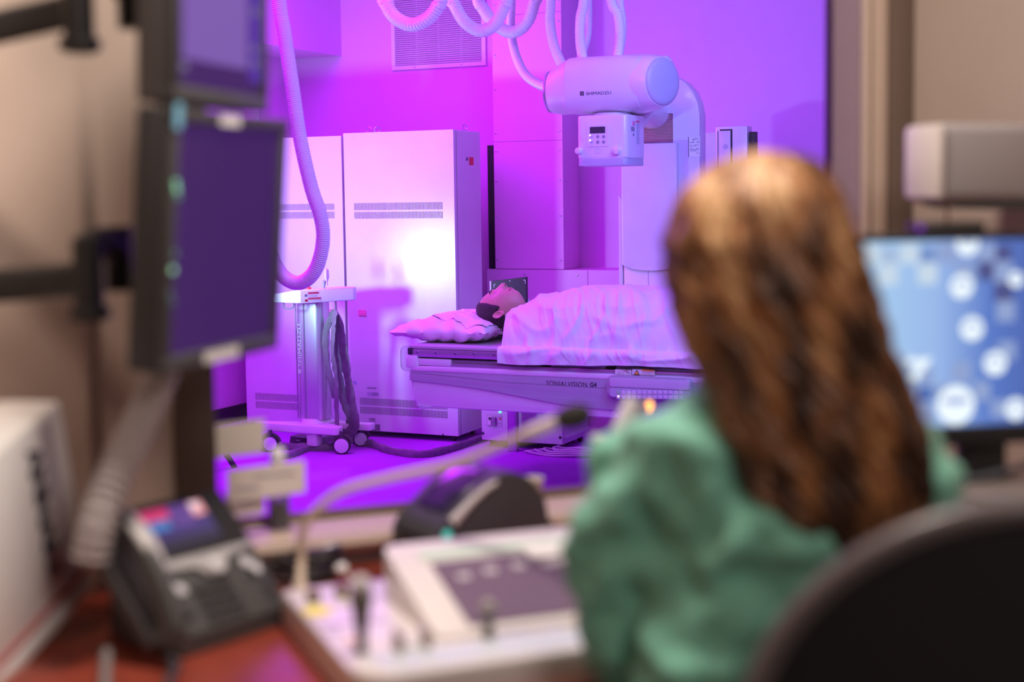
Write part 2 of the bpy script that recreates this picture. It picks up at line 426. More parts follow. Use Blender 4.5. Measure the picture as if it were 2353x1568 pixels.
# ================================================================== floor power box
t = thing('power_box', 'low white power box on casters with a green status light under the table end', 'cabinet', (-3.285, 6.74, 0))
part('body', box(B(), -3.285, -2.822, 6.742, 7.10, .035, .52, .002, 1), CABW, t)
fp = part('front_panel', box(B(), -3.285, -2.822, 6.736, 6.742, .037, .518, .001, 1), CABW, t)
bm = B(); q0, q1 = pd(1117, 950, 6.735), pd(1154, 982, 6.735)
part('breaker_recess', box(B(), q0.x, q1.x, 6.7345, 6.7358, q1.z, q0.z), CABS, fp)
plate(fp, 'breaker', 1122, 958, 1129, 977, 6.7345, PAPER, .006); plate(fp, 'breaker', 1131, 958, 1140, 978, 6.7345, GREYL, .008)
plate(fp, 'breaker_switch', 1123, 959, 1127, 965, 6.7285, INK, .003); plate(fp, 'breaker_switch', 1133, 962, 1138, 970, 6.7265, METAL, .004)
plate(fp, 'red_mark', 1146, 961, 1152, 964, 6.7345, RED, .002); plate(fp, 'rule_line', 1143, 958, 1154, 958.8, 6.7345, INK, .001); plate(fp, 'rule_line', 1143, 973, 1154, 973.8, 6.7345, INK, .001)
q = pd(1149, 946, 6.735); part('status_light', lathe(B(), [(.007, 0), (.006, .004), (.001, .006)], (q.x, 6.736, q.z), (0, -1, 0), 12), emis('green led', (.05, 1, .35), 4), fp)
for px, y in ((1109.5, 996), (1287, 1006)):
    q = pd(px, y, 6.735); part('screw', lathe(B(), [(.008, 0), (.007, .003)], (q.x, 6.736, q.z), (0, -1, 0), 12), INK, fp)
part('side_rail', box(B(), -2.822, -2.812, 6.76, 7.10, .06, .075, .001, 1), CABW, t)
for u in (-3.25, -2.85):
    for d in (6.8, 7.05):
        part('caster', lathe(B(), [(.006, -.01), (.017, -.01), (.0175, 0), (.017, .01), (.006, .01)], (u, d, .0175), (1, 0, .3), 16), RUB, t)

# ================================================================== wheeled control stand
t = thing('wheeled_stand', 'white wheeled stand with steel column and small top tray before the left cabinet', 'stand', (-4.06, 6.42, 0))
cc = pd(728, 970, 6.4); cu = cc.x
colp = part('column', prism(B(), rrect(cu - .085, cu + .075, 6.34, 6.46, .04), XY, .16, .80), ALU, t)
bm = B()
for u in (cu - .078, cu - .03): box(bm, u, u + .006, 6.333, 6.342, .165, .795, .001, 1)
part('column_trim', bm, METAL, colp)
# embossed maker name, running up the column
bm = text_bm('SHIMADZU', .034, 1.35, .0004, .0004)
q = pd(707, 820, 6.339)
place(bm, frame_m((cu - .044, 6.3385, .44), (0, 0, 1), (-1, 0, 0)))
part('embossed_name', bm, CABS, colp)
place(bm := rings(B(), [[(cu - .06 + .013 * math.cos(a), 6.339 - h, .415 + .013 * math.sin(a)) for a in [i * math.pi / 8 for i in range(16)]] for h in (0, .0008)]), Matrix.Identity(4))
part('embossed_emblem', bm, CABS, colp)
A_, B_, C_, D_ = pd(640, 690, 6.22), pd(712, 692, 6.12), pd(782, 680, 6.30), pd(760, 655, 6.55)
zt0 = .792; zt1 = .862
poly = [(-4.27, 6.20), (-4.055, 6.16), (-4.03, 6.165), (-3.87, 6.42), (-3.88, 6.47), (-4.00, 6.50), (-4.20, 6.48)]
tr = part('tray', prism(B(), poly, lambda a, b, h: (a, b, h - (.035 * sm(-4.1, -4.27, a) if h > .83 else 0)), zt0, zt1, .006), WHITE, t, 'white sloped top tray')
def on_seg(p0, p1, f, h, off=.0015):
    u = p0[0] + (p1[0] - p0[0]) * f; d = p0[1] + (p1[1] - p0[1]) * f
    nx, ny = (p1[1] - p0[1]), -(p1[0] - p0[0]); l = math.hypot(nx, ny)
    return (u + nx / l * off, d + ny / l * off, h)
p0, p1 = (-4.03, 6.165), (-3.87, 6.42)
for h0, h1, m_, f0_, f1_ in ((.838, .848, PINK, .14, .34), (.81, .819, PINK, .14, .38), (.822, .834, PAPER, .14, .30), (.800, .808, PAPER, .20, .38), (.80, .812, RED, .08, .13), (.826, .838, INKG, .08, .12)):
    bm = B(); v = [bm.verts.new(on_seg(p0, p1, f, h, .0012)) for f, h in ((f0_, h0), (f1_, h0), (f1_, h1), (f0_, h1))]; bm.faces.new(v)
    bmesh.ops.solidify(bm, geom=bm.faces[:], thickness=.0009)
    part('tray_label', bm, m_, tr)
part('cable_hook', tube(B(), resample(spline([(-4.19, 6.25, .80), (-4.19, 6.25, .765), (-4.175, 6.245, .757), (-4.13, 6.235, .760), (-4.12, 6.235, .775), (-4.12, 6.235, .80)], 6), .005), .004, 8), INKG, tr)
# two paddle levers and a small one
def paddle(px, py0, py1, d, wd):
    a, b = pd(px, py0, d), pd(px, py1, d)
    H = a.z - b.z
    return lathe(B(), [(.004, 0), (.005, H * .25), (wd * .9, H * .45), (wd, H * .7), (wd * .8, H * .93), (.002, H)], (b.x, d, b.z), (0, 0, 1), 16, sx=1, sy=.45)
pdl = paddle(752, 617, 658, 6.33, .019); part('paddle_lever', pdl, PLAST, tr)
part('paddle_lever', paddle(712, 614, 658, 6.30, .024), PLAST, tr)
q = pd(744, 655, 6.3); part('small_lever', lathe(B(), [(.008, 0), (.005, .012), (.008, .03), (.009, .042), (.003, .046)], (q.x, 6.3, .858), (.1, 0, 1), 12), GREYL, tr)
q = pd(705, 668, 6.22); part('red_knob', lathe(B(), [(.012, 0), (.012, .012), (.006, .016)], (q.x, 6.24, .858), n=14), RED, tr)
# lower deck
a_, b_ = pd(610, 978, 6.28), pd(783, 985, 6.28)
bs = part('deck', prism(B(), [(-4.40, 6.26), (-3.90, 6.26), (-3.885, 6.275), (-3.885, 6.31), (-4.01, 6.36), (-4.0, 6.50), (-4.16, 6.50), (-4.17, 6.36), (-4.40, 6.31)], XY, .098, .142, .005), WHITE, t, 'flat white foot deck')
part('column_foot', lathe(B(), [(.10, 0), (.095, .01), (.085, .022)], (cu - .004, 6.40, .142), n=28, sy=.75), WHITE, t)
part('outrigger', box(B(), -4.13, -3.80, 6.44, 6.50, .10, .135, .004), WHITE, t)
part('outrigger_block', box(B(), -4.09, -4.03, 6.28, 6.34, .03, .098, .003), WHITE, t)
def caster(parent, u, d, r=.043, yaw=.35):
    ax = Vector((math.sin(yaw), -math.cos(yaw), 0)); o = Vector((u, d, r))
    c = part('caster', lathe(B(), [(r * .72, -.026), (r * .96, -.024), (r, -.016), (r, .006), (r * .9, .012), (r * .86, .012)], o, ax, 28), RUB, parent)
    part('wheel_cap', lathe(B(), [(r * .84, .010), (r * .84, .013), (r * .5, .016), (.001, .017)], o, ax, 28), CABW, c, 'pale round wheel cap')
    bm = B(); lathe(bm, [(r * .5, -.034), (r * .6, -.026), (r * .5, -.02)], o, ax, 20)
    cyl(bm, o + Vector((0, 0, r * .7)), o + Vector((0, 0, r + .03)), .011)
    P = [o + ax * (-.008) + Vector((-ax.y, ax.x, 0)) * (r * 1.08 * math.cos(a)) + Vector((0, 0, 1)) * (r * 1.08 * math.sin(a)) for a in [math.radians(v) for v in range(10, 175, 15)]]
    tube(bm, P, .006, 8, flat=(1, 2.6))
    part('fork', bm, MON, c)
q = pz(786, 1044, 0, 'room'); caster(t, q.x, q.y + .0, .045)
q = pz(829, 1026, 0, 'room'); caster(t, q.x, q.y + .0, .041, .5)
q = pz(617, 1040, 0, 'room'); caster(t, q.x, q.y + .02, .043)
caster(t, -4.2, 6.62, .041)
# grey cable covers draped from a steel hook
def ribbon(P, w, name, label, grp, seed=0, m=SLEEVE, flat=.2):
    R = resample(spline(P, 8), .012); rnd = random.Random(seed)
    def rad(t_, i): return w * (1.1 + .05 * math.sin(i * 1.3 + seed) + .10 * math.sin(i * .41 + seed * 2))
    bm = tube(B(), R, rad, 12, flat=(flat, 1))
    for v in bm.verts:
        nn = noise.noise(Vector((v.co.x * 80, v.co.y * 80, v.co.z * 26 + seed))); v.co += Vector((nn * .5, -abs(nn), 0)) * w * .45
    return solo(name, bm, m, label, 'cable cover', R[0], 'room', grp)
def dp(L): return [pd(x, y, d) for x, y, d in L]
part('hook_rod', tube(B(), spline([(-3.94, 6.36, .80), (-3.94, 6.36, .72), (-3.935, 6.35, .70)], 5), .006, 8), METAL, t, 'thin steel hook rod')
ribbon(dp([(757, 745, 6.38), (762, 728, 6.34), (770, 726, 6.32), (768, 745, 6.30), (764, 800, 6.29), (772, 860, 6.30), (774, 920, 6.32), (775, 975, 6.34), (778, 1000, 6.4)]), .028, 'cable_cover', 'grey cloth cable cover hanging straight down in front on the stand hook', None, 1)
ribbon(dp([(759, 730, 6.36), (768, 722, 6.34), (778, 740, 6.34), (788, 790, 6.35), (797, 850, 6.36), (808, 920, 6.37), (817, 960, 6.38), (812, 985, 6.40), (795, 1000, 6.42), (780, 1004, 6.45)]), .026, 'cable_cover', 'dark cloth cable cover sweeping right from the stand hook to the rear wheel', None, 2)
ribbon(dp([(770, 730, 6.39), (778, 760, 6.42), (776, 820, 6.43), (783, 880, 6.44), (793, 930, 6.44), (806, 965, 6.44), (800, 990, 6.46)]), .022, 'cable_cover', 'inner cloth cable cover hanging between the other two on the stand', None, 3)
ribbon(dp([(764, 728, 6.37), (754, 745, 6.36), (748, 780, 6.35), (753, 840, 6.36), (764, 890, 6.38), (770, 915, 6.40)]), .015, 'cable_cover', 'narrow loop of cloth cable cover against the steel column', None, 5)
def floorp(L, z=.015): return [pz(x, y, z, 'room') for x, y in L]
ribbon(floorp([(810, 1012), (832, 1018), (856, 1022), (890, 1035), (940, 1044), (985, 1044), (1030, 1034), (1075, 1020), (1115, 1008), (1150, 1000)]), .022, 'cable_cover', 'dark cable cover snaking across the violet floor below the cabinet', None, 7, flat=.55)
ribbon(floorp([(632, 1052), (668, 1046), (700, 1034), (730, 1022), (756, 1008), (775, 1002)]), .020, 'cable_cover', 'dark cable cover on the floor under the wheeled stand', None, 8, flat=.55)
ribbon(floorp([(600, 1030), (655, 1028), (700, 1030), (760, 1028), (800, 1022)]), .024, 'cable_cover', 'second cable cover lying behind the stand wheels', None, 9, flat=.5)
bx = pz(695, 1022, 0, 'room')
t2 = thing('foot_switch', 'low dark foot switch box under the wheeled stand', 'switch', (bx.x, bx.y, 0), local=True)
part('body', prism(B(), [(-.06, 0), (.06, 0), (.05, .045), (-.05, .05)], UZ, -.04, .05, .003), MON, t2)
part('button', box(B(), -.012, .012, -.043, -.04, .025, .033), GREYL, t2)
# coiled cables on the floor below the power box
bm = B(); ctr = pz(1290, 1041, .01, 'room')
for k in range(4):
    rx, ry = .20 - .028 * k, .07 - .008 * k; n = 48
    tube(bm, [(ctr.x + .02 * k + rx * math.cos(2 * math.pi * i / n), ctr.y + ry * math.sin(2 * math.pi * i / n) + .01 * k, .008 + .006 * k + .004 * math.sin(i * .5 + k)) for i in range(n)], .0055, 8, close=True)
solo('coiled_cable', bm, CABS, 'loosely coiled pale cable on the floor in front of the power box', 'cable', ctr)
q = pz(1284, 1036, 0, 'room')
t2 = thing('floor_plug', 'small pale plug standing beside the coiled cable', 'plug', (q.x, q.y, 0), local=True)
part('body', lathe(B(), [(.014, 0), (.016, .012), (.010, .022), (.012, .034), (.004, .038)], n=12), CABW, t2)

# ================================================================== lighting stand with the strobe
t = thing('strobe_stand', 'light stand with splayed legs standing left of the cabinets', 'light stand', (-4.30, 5.36, 0))
part('pole', cyl(B(), (-4.30, 5.36, .05), (-4.30, 5.36, .86), .014), METAL, t)
for a in (1.30, 3.4, 5.5):
    e = Vector((-4.30 + .42 * math.cos(a), 5.36 + .42 * math.sin(a), .012)); s = Vector((-4.30, 5.36, .62))
    l = part('leg', cyl(B(), s, e, .011, .010, 10), METAL, t); part('rubber_foot', cyl(B(), s.lerp(e, .9), s.lerp(e, 1.02), .014), RUB, l)
    part('brace', cyl(B(), (-4.30, 5.36, .2), s.lerp(e, .55), .006, .006, 8), METAL, t)
part('collar', cyl(B(), (-4.30, 5.36, .58), (-4.30, 5.36, .66), .026), BLACK, t)
ax = (Vector((-3.75, 6.8, 1.25)) - Vector((-4.3, 5.35, .93))).normalized()
o = Vector((-4.30, 5.35, .93))
t = part('strobe_head', lathe(B(), [(.045, -.26), (.055, -.24), (.055, -.05), (.05, -.045)], o, ax, 24), MON, t)
part('reflector', lathe(B(), [(.05, -.05), (.095, -.005), (.10, 0), (.093, -.004), (.045, -.045), (.02, -.046)], o, ax, 32), METAL, t)
part('lamp', lathe(B(), [(.02, -.045), (.04, -.04), (.044, -.03), (.001, -.02)], o, ax, 24), emis('violet flash tube', (.72, .33, 1), 20), t)

# ================================================================== ribbed hoses
def hose(pts, label, r=None, d=None, pitch=.0088):
    P = resample(spline([pd(x, y, dd) for x, y, dd in pts], 10), pitch / 4)
    return P
def add_hose(pts, r, label, pitch=.0095, up=True):
    Q = [pd(x, y, dd) for x, y, dd in pts]
    if up:   # carry on to the ceiling
        for end in ([0, -1] if up == 2 else [0]):
            e = Q[end]; Q.insert(0, Vector((e.x, e.y, 2.79))) if end == 0 else Q.append(Vector((e.x, e.y, 2.79)))
    P = resample(spline(Q, 12), pitch / 4)
    bm = tube(B(), P, lambda t_, i: r * (1.0 if i % 4 in (0, 1) else .88), 16)
    o = solo('ribbed_hose', bm, HOSE, label, 'hose', P[0], 'room', 'white ribbed cable hoses')
    o.data.set_sharp_from_angle(angle=math.radians(80)); return o
add_hose([(640, -25, 5.3), (654, 80, 5.3), (672, 200, 5.3), (690, 320, 5.3), (715, 430, 5.3), (736, 495, 5.3), (742, 555, 5.3), (725, 620, 5.3), (690, 650, 5.3), (652, 636, 5.3), (624, 585, 5.3), (604, 500, 5.32), (588, 380, 5.35), (575, 200, 5.38), (570, -25, 5.4)], .0325, 'long ribbed white hose hanging in a deep curve in front of the wheeled stand', .0088, 2)
add_hose([(880, -25, 5.85), (888, 10, 5.85), (908, 40, 5.85), (945, 57, 5.85), (982, 44, 5.85), (1006, 14, 5.85), (1014, -25, 5.85)], .033, 'leftmost of three looped ribbed hoses before the air grille, with coarse ribs', .014, 2)
add_hose([(1033, -25, 6.0), (1044, 10, 6.0), (1068, 50, 6.0), (1103, 71, 6.0), (1136, 57, 6.0), (1158, 15, 6.0), (1165, -25, 6.0)], .030, 'middle looped ribbed hose hanging in front of the air grille', .0095, 2)
add_hose([(1096, -25, 6.25), (1110, 20, 6.25), (1143, 60, 6.25), (1180, 74, 6.25), (1212, 50, 6.25), (1228, 5, 6.25), (1232, -25, 6.25)], .030, 'rear looped ribbed hose just left of the tube head hoses', .0095, 2)
add_hose([(1175, -25, 6.4), (1174, 60, 6.4), (1183, 120, 6.38), (1206, 170, 6.3), (1240, 195, 6.2), (1275, 203, 6.1)], .0225, 'ribbed hose bending into the left end of the tube head', .0095)
add_hose([(1266, -25, 6.15), (1264, 50, 6.15), (1273, 105, 6.1), (1292, 150, 6.05), (1312, 180, 6.0)], .0235, 'ribbed hose entering the top left shoulder of the tube head', .0095)
add_hose([(1342, -25, 6.0), (1334, 40, 6.0), (1333, 90, 6.0), (1341, 150, 5.98)], .0235, 'ribbed hose standing upright on the middle of the tube head', .0095)
add_hose([(1352, -25, 6.15), (1352, 60, 6.15), (1346, 100, 6.12), (1326, 150, 6.08)], .018, 'thin ribbed hose behind the upright middle hose', .0095)
add_hose([(1402, -25, 5.95), (1420, 35, 5.95), (1424, 85, 5.95), (1416, 150, 5.95)], .0225, 'ribbed hose entering the tube head above the maker name', .0095)
add_hose([(1424, -25, 6.1), (1431, 50, 6.1), (1428, 100, 6.08), (1416, 150, 6.05)], .018, 'rightmost thin ribbed hose above the tube head', .0095)

# ================================================================== x-ray tube head
TD = 5.95
t = thing('tube_head', 'large white x-ray tube head hanging over the patient with maker name on its flank', 'x-ray tube', (-2.27, TD, 1.81))
def se(a, n=2.6):   # superellipse unit point
    c, s = math.cos(a), math.sin(a); return math.copysign(abs(c) ** (2 / n), c), math.copysign(abs(s) ** (2 / n), s)
def hring(u, r, rz, n=2.8, zc=1.812, dc=TD, shear=0, N=48):
    return [(u + shear * se(2 * math.pi * j / N, n)[1], dc + r * se(2 * math.pi * j / N, n)[0], zc + rz * se(2 * math.pi * j / N, n)[1]) for j in range(N)]
bm = rings(B(), [hring(-2.535, .07, .075, 2.2, 1.79), hring(-2.53, .078, .084, 2.2, 1.79), hring(-2.515, .092, .095, 2.2, 1.792), hring(-2.47, .11, .112, 2.3, 1.80), hring(-2.425, .121, .121, 2.5), hring(-2.415, .124, .122, 2.8)])
part('end_shell', bm, PEARL, t)
part('end_ring', rings(B(), [hring(-2.522, .090, .093, 2.2, 1.792), hring(-2.530, .090, .093, 2.2, 1.792), hring(-2.530, .080, .083, 2.2, 1.792), hring(-2.522, .08, .083, 2.2, 1.792)], False, True), ALU, t)
bmh = rings(B(), [hring(-2.418, .118, .117, 3.0), hring(-2.414, .125, .1235, 3.0), hring(-2.40, .127, .125, 3.0), hring(-2.15, .127, .125, 3.0), hring(-2.08, .118, .118, 3.0)])
bv = bmh.copy(); bvh = BVHTree.FromBMesh(bv)
main = part('housing', bmh, PEARL, t)
def wrap(bm, o, sx, size=None):
    """puts flat lettering (x,y) on the flank of the housing starting at o=(u,z)"""
    for v in bm.verts:
        p = Vector((o[0] + v.co.x * sx, 5.0, o[1] + v.co.y)); h = bvh.ray_cast(p, Vector((0, 1, 0)))
        base = h[0].y if h[0] else TD - .127
        v.co = Vector((p.x, base - .0006 - v.co.z, p.z))
    return bm
la = pd(1347, 219, TD - .12); lb = pd(1405, 218, TD - .12)
bm = text_bm('SHIMADZU', .0195, 1.0, 0, .0003); wd = max(v.co.x for v in bm.verts)
part('maker_name', wrap(bm, (la.x, la.z), (lb.x - la.x) / wd), INK, main, 'dark maker name')
ea = pd(1334, 220, TD - .12); E_ = .0175
bm = B()
for q in ((0, E_, 0, .0018), (0, E_, E_ - .0018, E_), (0, .0018, 0, E_), (E_ - .0018, E_, 0, E_), (.0079, .0096, .003, E_ - .003), (.003, E_ - .003, .0079, .0096)):
    box(bm, q[0], q[1], q[2], q[3], -.0004, .0006)
for k in range(4):      # rounded segments of the ring inside the square
    P = [(E_ / 2 + .0062 * math.cos(a), E_ / 2 + .0062 * math.sin(a), 0) for a in [math.pi / 2 * k + .25 + 1.07 * i / 6 for i in range(7)]]
    tube(bm, P, .0011, 6)
for sx_, sy_ in ((0, 0), (1, 0), (0, 1), (1, 1)):
    a = (.0018 if not sx_ else E_ - .0018, .0018 if not sy_ else E_ - .0018); r_ = .0036
    prism(bm, [a, (a[0] + (r_ if not sx_ else -r_), a[1]), (a[0], a[1] + (r_ if not sy_ else -r_))], XY, -.0004, .0006)
part('emblem', wrap(bm, (ea.x, ea.z), 1), INK, main, 'dark square emblem with a ringed cross')
# right sleeve, turned towards the room, with domed cap
ax = Vector((math.cos(math.radians(24)), -math.sin(math.radians(24)), 0)); o = Vector((-2.075, TD - .0, 1.812))
def tilted(h, r, rz=None, dn=0): 
    a_ = Vector((-ax.y, ax.x, 0)); rz = rz or r; N_ = 56
    return [o + ax * h + a_ * r * math.cos(2 * math.pi * j / N_) + Vector((0, 0, 1)) * (rz * math.sin(2 * math.pi * j / N_) + dn) for j in range(N_)]
part('sleeve', rings(B(), [tilted(-.075, .10, .10), tilted(-.066, .128, .126), tilted(-.058, .134, .131), tilted(-.03, .134, .131), tilted(.02, .127, .124), tilted(.055, .120, .118), tilted(.085, .111, .109), tilted(.092, .108, .106)]), PLAST, t, 'glossy white end sleeve')
part('cap', rings(B(), [tilted(.088, .103, .103), tilted(.094, .1045, .1035), tilted(.100, .102, .101), tilted(.106, .094, .094), tilted(.110, .080, .08), tilted(.112, .04, .04), tilted(.1125, .005, .005)]), LAV, t, 'domed blue-grey end cap')
part('rear_lobe', lathe(B(), [(.001, -.02), (.05, -.015), (.075, .02), (.075, .08), (.055, .10), (.001, .105)], (-2.09, TD + .09, 1.862), (1, .15, 0), 32), PLAST, t)
# collimator
t = thing('collimator', 'white collimator box with small dark display and knobs below the tube head', 'collimator', (-2.27, TD, 1.46))
cl = pd(1325, 300, TD - .13).x; cr = pd(1440, 300, TD - .13).x; zt_ = pd(1380, 268, TD - .13).z + .006; zb_ = pd(1380, 364, TD - .13).z; zl_ = pd(1380, 380, TD - .13).z
d0, d1 = TD - .13, TD + .11
part('body', prism(B(), rrect(cl, cr, d0, d1, .022), XY, zb_, zt_, .006), PLAST, t)
part('neck', prism(B(), rrect(cl + .06, cr - .06, d0 + .08, d1 - .06, .02), XY, zt_, zt_ + .03), CABS, t)
bs = part('base_skirt', prism(B(), rrect(cl + .002, cr - .002, d0 - .001, d1, .024), lambda a, b, h: (a * (1 if h == 0 else 1), b, zb_ if h == 0 else zl_ - .004 * math.cos((a - (cl + cr) / 2) * 9)), 0, 1, .004), LAV, t, 'blue-grey bottom skirt')
fc = d0 - .0005
def cplate(name, px0, py0, px1, py1, m, th=.0015, bev=0, parent=None, lab=None, r=None):
    a, b = pd(px0, py0, fc), pd(px1, py1, fc)
    if r: return part(name, prism(B(), rrect(a.x, b.x, b.z, a.z, r), UZ, fc - th, fc + .001), m, parent or t, lab)
    return part(name, box(B(), a.x, b.x, fc - th, fc + .001, b.z, a.z), m, parent or t, lab)
pnl = cplate('control_plate', 1348, 287, 1400, 336, PLAST, .002, r=.010)
cplate('display', 1356, 292, 1391, 306, INK, .0032, parent=pnl, lab='dark display window')
for i, px in enumerate((1359.5, 1374, 1387.5)):
    for j, py in enumerate((314, 326.5)):
        q = pd(px, py, fc); part('button', lathe(B(), [(.0075, 0), (.0072, .002), (.001, .0026)], (q.x, fc - .0015, q.z), (0, -1, 0), 14), GREYL if i else LAV, pnl)
for py in (311.5, 323): q = pd(1356.5, py, fc); part('indicator_light', lathe(B(), [(.003, 0), (.002, .002)], (q.x, fc - .002, q.z), (0, -1, 0), 10), emis('white led', (1, .85, .8), 5), pnl)
q = pd(1374, 347, fc); part('centre_button', tube(B(), [(q.x + .0125 * math.cos(a), fc, q.z + .0125 * math.sin(a)) for a in [i * math.pi / 12 for i in range(24)]], .0012, 6, close=True), CABS, t)
for px, rr_ in ((1419, .0165), (1331, .0150)):
    q = pd(px, 347, fc)
    kn = part('knob', lathe(B(), [(rr_, 0), (rr_, .014), (rr_ * .85, .019), (.001, .021)], (q.x + (0 if px > 1400 else .002), fc, q.z), (0 if px > 1400 else -.25, -1, 0), 24), PLAST, t)
for (A, s_) in (((1333, 332), 1), ((1432, 332), -1)):   # curved corner cheeks
    a0 = pd(A[0], 318, fc); z0_ = zb_; w_ = .038
    x0 = cl + .001 if s_ > 0 else cr - .001
    poly = [(x0, z0_ + .001), (x0 + s_ * w_ * 1.0, z0_ + .001)] + [(x0 + s_ * w_ * math.cos(k * math.pi / 16), z0_ + .03 + .075 * math.sin(k * math.pi / 16)) for k in range(9)]
    part('corner_cheek', prism(B(), poly, lambda a, b, h: (a, h + .022 * sm(.02, 0, abs(a - x0)) ** 2, b), fc - .0008, fc + .0005), PEARL if s_ > 0 else CABW, t)
# stickers on the right face of the collimator
def onface(px, py, U_=None):
    r = ray(px, py); q = wf(r, 'room'); tt = (U_ or cr) / q.x; return wf(Vector((0, 0, CAMZ)) + r * tt, 'room')
for (x0, y0, x1, y1, m_) in ((1461, 277, 1469, 282, PINK), (1461, 283, 1469, 331, LAV), (1453, 278, 1459, 289, PINKP), (1450, 291, 1458, 302, GREYL), (1454, 306, 1457, 313, INKG)):
    a, b = onface(x0, y0), onface(x1, y1)
    a.y = min(a.y, d1 - .03); b.y = min(b.y, d1 - .012)
    part('sticker', box(B(), cr - .001, cr + .0012, a.y, b.y, b.z, a.z), m_, t)
part('seam_line', box(B(), cr - .0005, cr + .0008, d0 + .045, d0 + .047, zb_, zt_), CABS, t)
part('rotation_ring', lathe(B(), [(.085, 0), (.085, .012)], ((cl + cr) / 2, TD, zt_ + .001), n=32), CABS, t)

# ================================================================== tube support column
CD = 6.6
t = thing('tube_column', 'tall white support column with bellows window behind the tube head', 'column', (-2.22, 6.7, 0))
cL, cR = -2.425, -2.033
q = [pd(x, y, CD) for x, y in ((1607, 262), (1603, 235), (1592, 210), (1575, 190), (1556, 178), (1530, 168), (1500, 165))]
poly = [(cL, .0), (cR, .0)] + [(min(cR, p.x), p.z) for p in q] + [(cL, q[-1].z)]
part('body', prism(B(), poly, UZ, CD + .02, CD + .10, .008), PLAST, t)
sl0, sl1 = pd(1466, 262, CD), pd(1549, 320, CD)
zc0 = pd(1500, 330, CD).z
# front skin: frame pieces round the bellows window
fb = part('front_shell', prism(B(), [(-2.165, .0), (cR, .0)] + [(min(cR, p.x), p.z) for p in q] + [(cL, q[-1].z), (cL, sl0.z), (-2.165, sl0.z)], UZ, CD, CD + .02, .004), PLAST, t)
bl = B(); z = sl1.z - .01; i = 0
while z < sl0.z + .004:
    prism(bl, [(CD + .004, z), (CD + .016, z + .0035), (CD + .004, z + .007), (CD + .019, z + .007), (CD + .019, z)], YZ, cL + .004, -2.168); z += .0072
part('bellows', bl, mat('pleated pink bellows', (.85, .55, .6), .5), t, 'pink pleated bellows')
fc0 = pd(1430, 400, CD - .03).x; fz = pd(1480, 622, CD - .03).z
poly = [(cL, zc0), (cL, fz + .03)] + [(cL + .29 * f, fz + .03 - .03 * math.sin(math.pi * (.12 + .76 * f)) ) for f in (.05, .2, .4, .6, .8, .95)] + [(-2.14, fz + .03), (-2.14, zc0)]
part('front_cover', prism(B(), poly, UZ, CD - .03, CD + .02, .006), CABW, t, 'flat front cover with rounded lower edge')
part('lower_cover', box(B(), cL + .004, -2.17, CD - .012, CD + .02, 0, fz + .04, .004), PLAST, t)
part('cover_seam', box(B(), -2.295, -2.293, CD - .0125, CD - .011, .1, fz), INKG, t)
part('edge_rail', box(B(), -2.155, -2.143, CD - .008, CD + .0, .2, zc0 - .06, .002), PLAST, t)
part('side_fin', prism(B(), [(cL - .022, zc0 - .25), (cL - .004, zc0 - .27), (cL - .002, .3), (cL - .03, .3), (cL - .03, .70), (cL - .018, .76), (cL - .022, .9)], UZ, CD - .01, CD + .2, .002), CABW, t)
a, b = pd(1583, 315, CD), pd(1609, 360, CD)
lp = part('rating_plate', box(B(), a.x, b.x, CD - .002, CD, b.z, a.z), PAPER, t, 'pale printed rating plate')
scribble(lp, 1591, 317, 1605, 325, CD - .001, 3, seed=11); scribble(lp, 1585, 326, 1608, 329, CD - .001, 1, seed=12)
scribble(lp, 1586, 332, 1607, 348, CD - .001, 6, fill=.7, seed=13); scribble(lp, 1600, 349, 1608, 353, CD - .001, 2, seed=14)
part('plate_edge', box(B(), a.x - .002, a.x, CD - .003, CD, b.z, a.z), INK, lp)
# arm from the column to the tube head
bm = B(); P = []
for k in range(13):
    f = k / 12; P.append(Vector((-2.28, CD + .06 - (CD + .06 - TD - .05) * f, 1.72 + .05 * math.sin(f * math.pi / 2))))
tube(bm, P, lambda t_, i: .095 - .02 * math.sin(t_ * math.pi), 28, flat=(1, .9))
part('arm', bm, PLAST, t, 'rounded arm reaching to the tube head')
ar = []
for k in range(11):
    a = math.radians(90 * k / 10); ar.append((-2.31 + .20 * math.sin(a), 1.585 + .15 * (1 - math.cos(a))))
part('arm_bracket', prism(B(), ar + [(-2.11, 1.80), (-2.31, 1.80)], UZ, TD + .13, TD + .22, .01), PLAST, t, 'curved bracket under the arm')

# wall bucky behind
t = thing('wall_bucky', 'upright white wall imaging unit with grooved front, partly behind the woman\'s head', 'imaging unit', (-2.05, 7.3, 0))
KD = 7.3
a, b = pd(1643, 291, KD), pd(1717, 300, KD)
part('body', box(B(), a.x, b.x, KD, KD + .10, .55, a.z, .008), PLAST, t)
g = pd(1654, 301, KD); h = pd(1679, 301, KD)
part('front_strip', box(B(), g.x, h.x, KD - .006, KD, .60, g.z, .002), CABW, t)
part('groove', box(B(), h.x, h.x + .009, KD - .001, KD + .002, .60, g.z + .008), INK, t); part('groove', box(B(), g.x, h.x, KD - .001, KD + .002, g.z, g.z + .008), INK, t)
part('groove', box(B(), g.x - .014, g.x - .006, KD - .001, KD + .002, .60, g.z), GREYL, t)
q = pd(1667, 337, KD); part('front_dot', lathe(B(), [(.013, 0), (.012, .002)], (q.x, KD - .006, q.z), (0, -1, 0), 18), LAV, t)
s0 = pd(1728, 303, KD + .03); part('side_track', box(B(), b.x + .006, b.x + .034, KD + .02, KD + .08, .5, s0.z), RUB, t, 'dark side track')
part('cassette_door', box(B(), pd(1611, 305, KD).x, a.x - .004, KD + .02, KD + .08, .6, pd(1611, 305, KD).z, .002), CABW, t)
part('wall_column', box(B(), -2.12, -2.02, KD + .1, DB, 0, 1.5, .005), CABW, t)

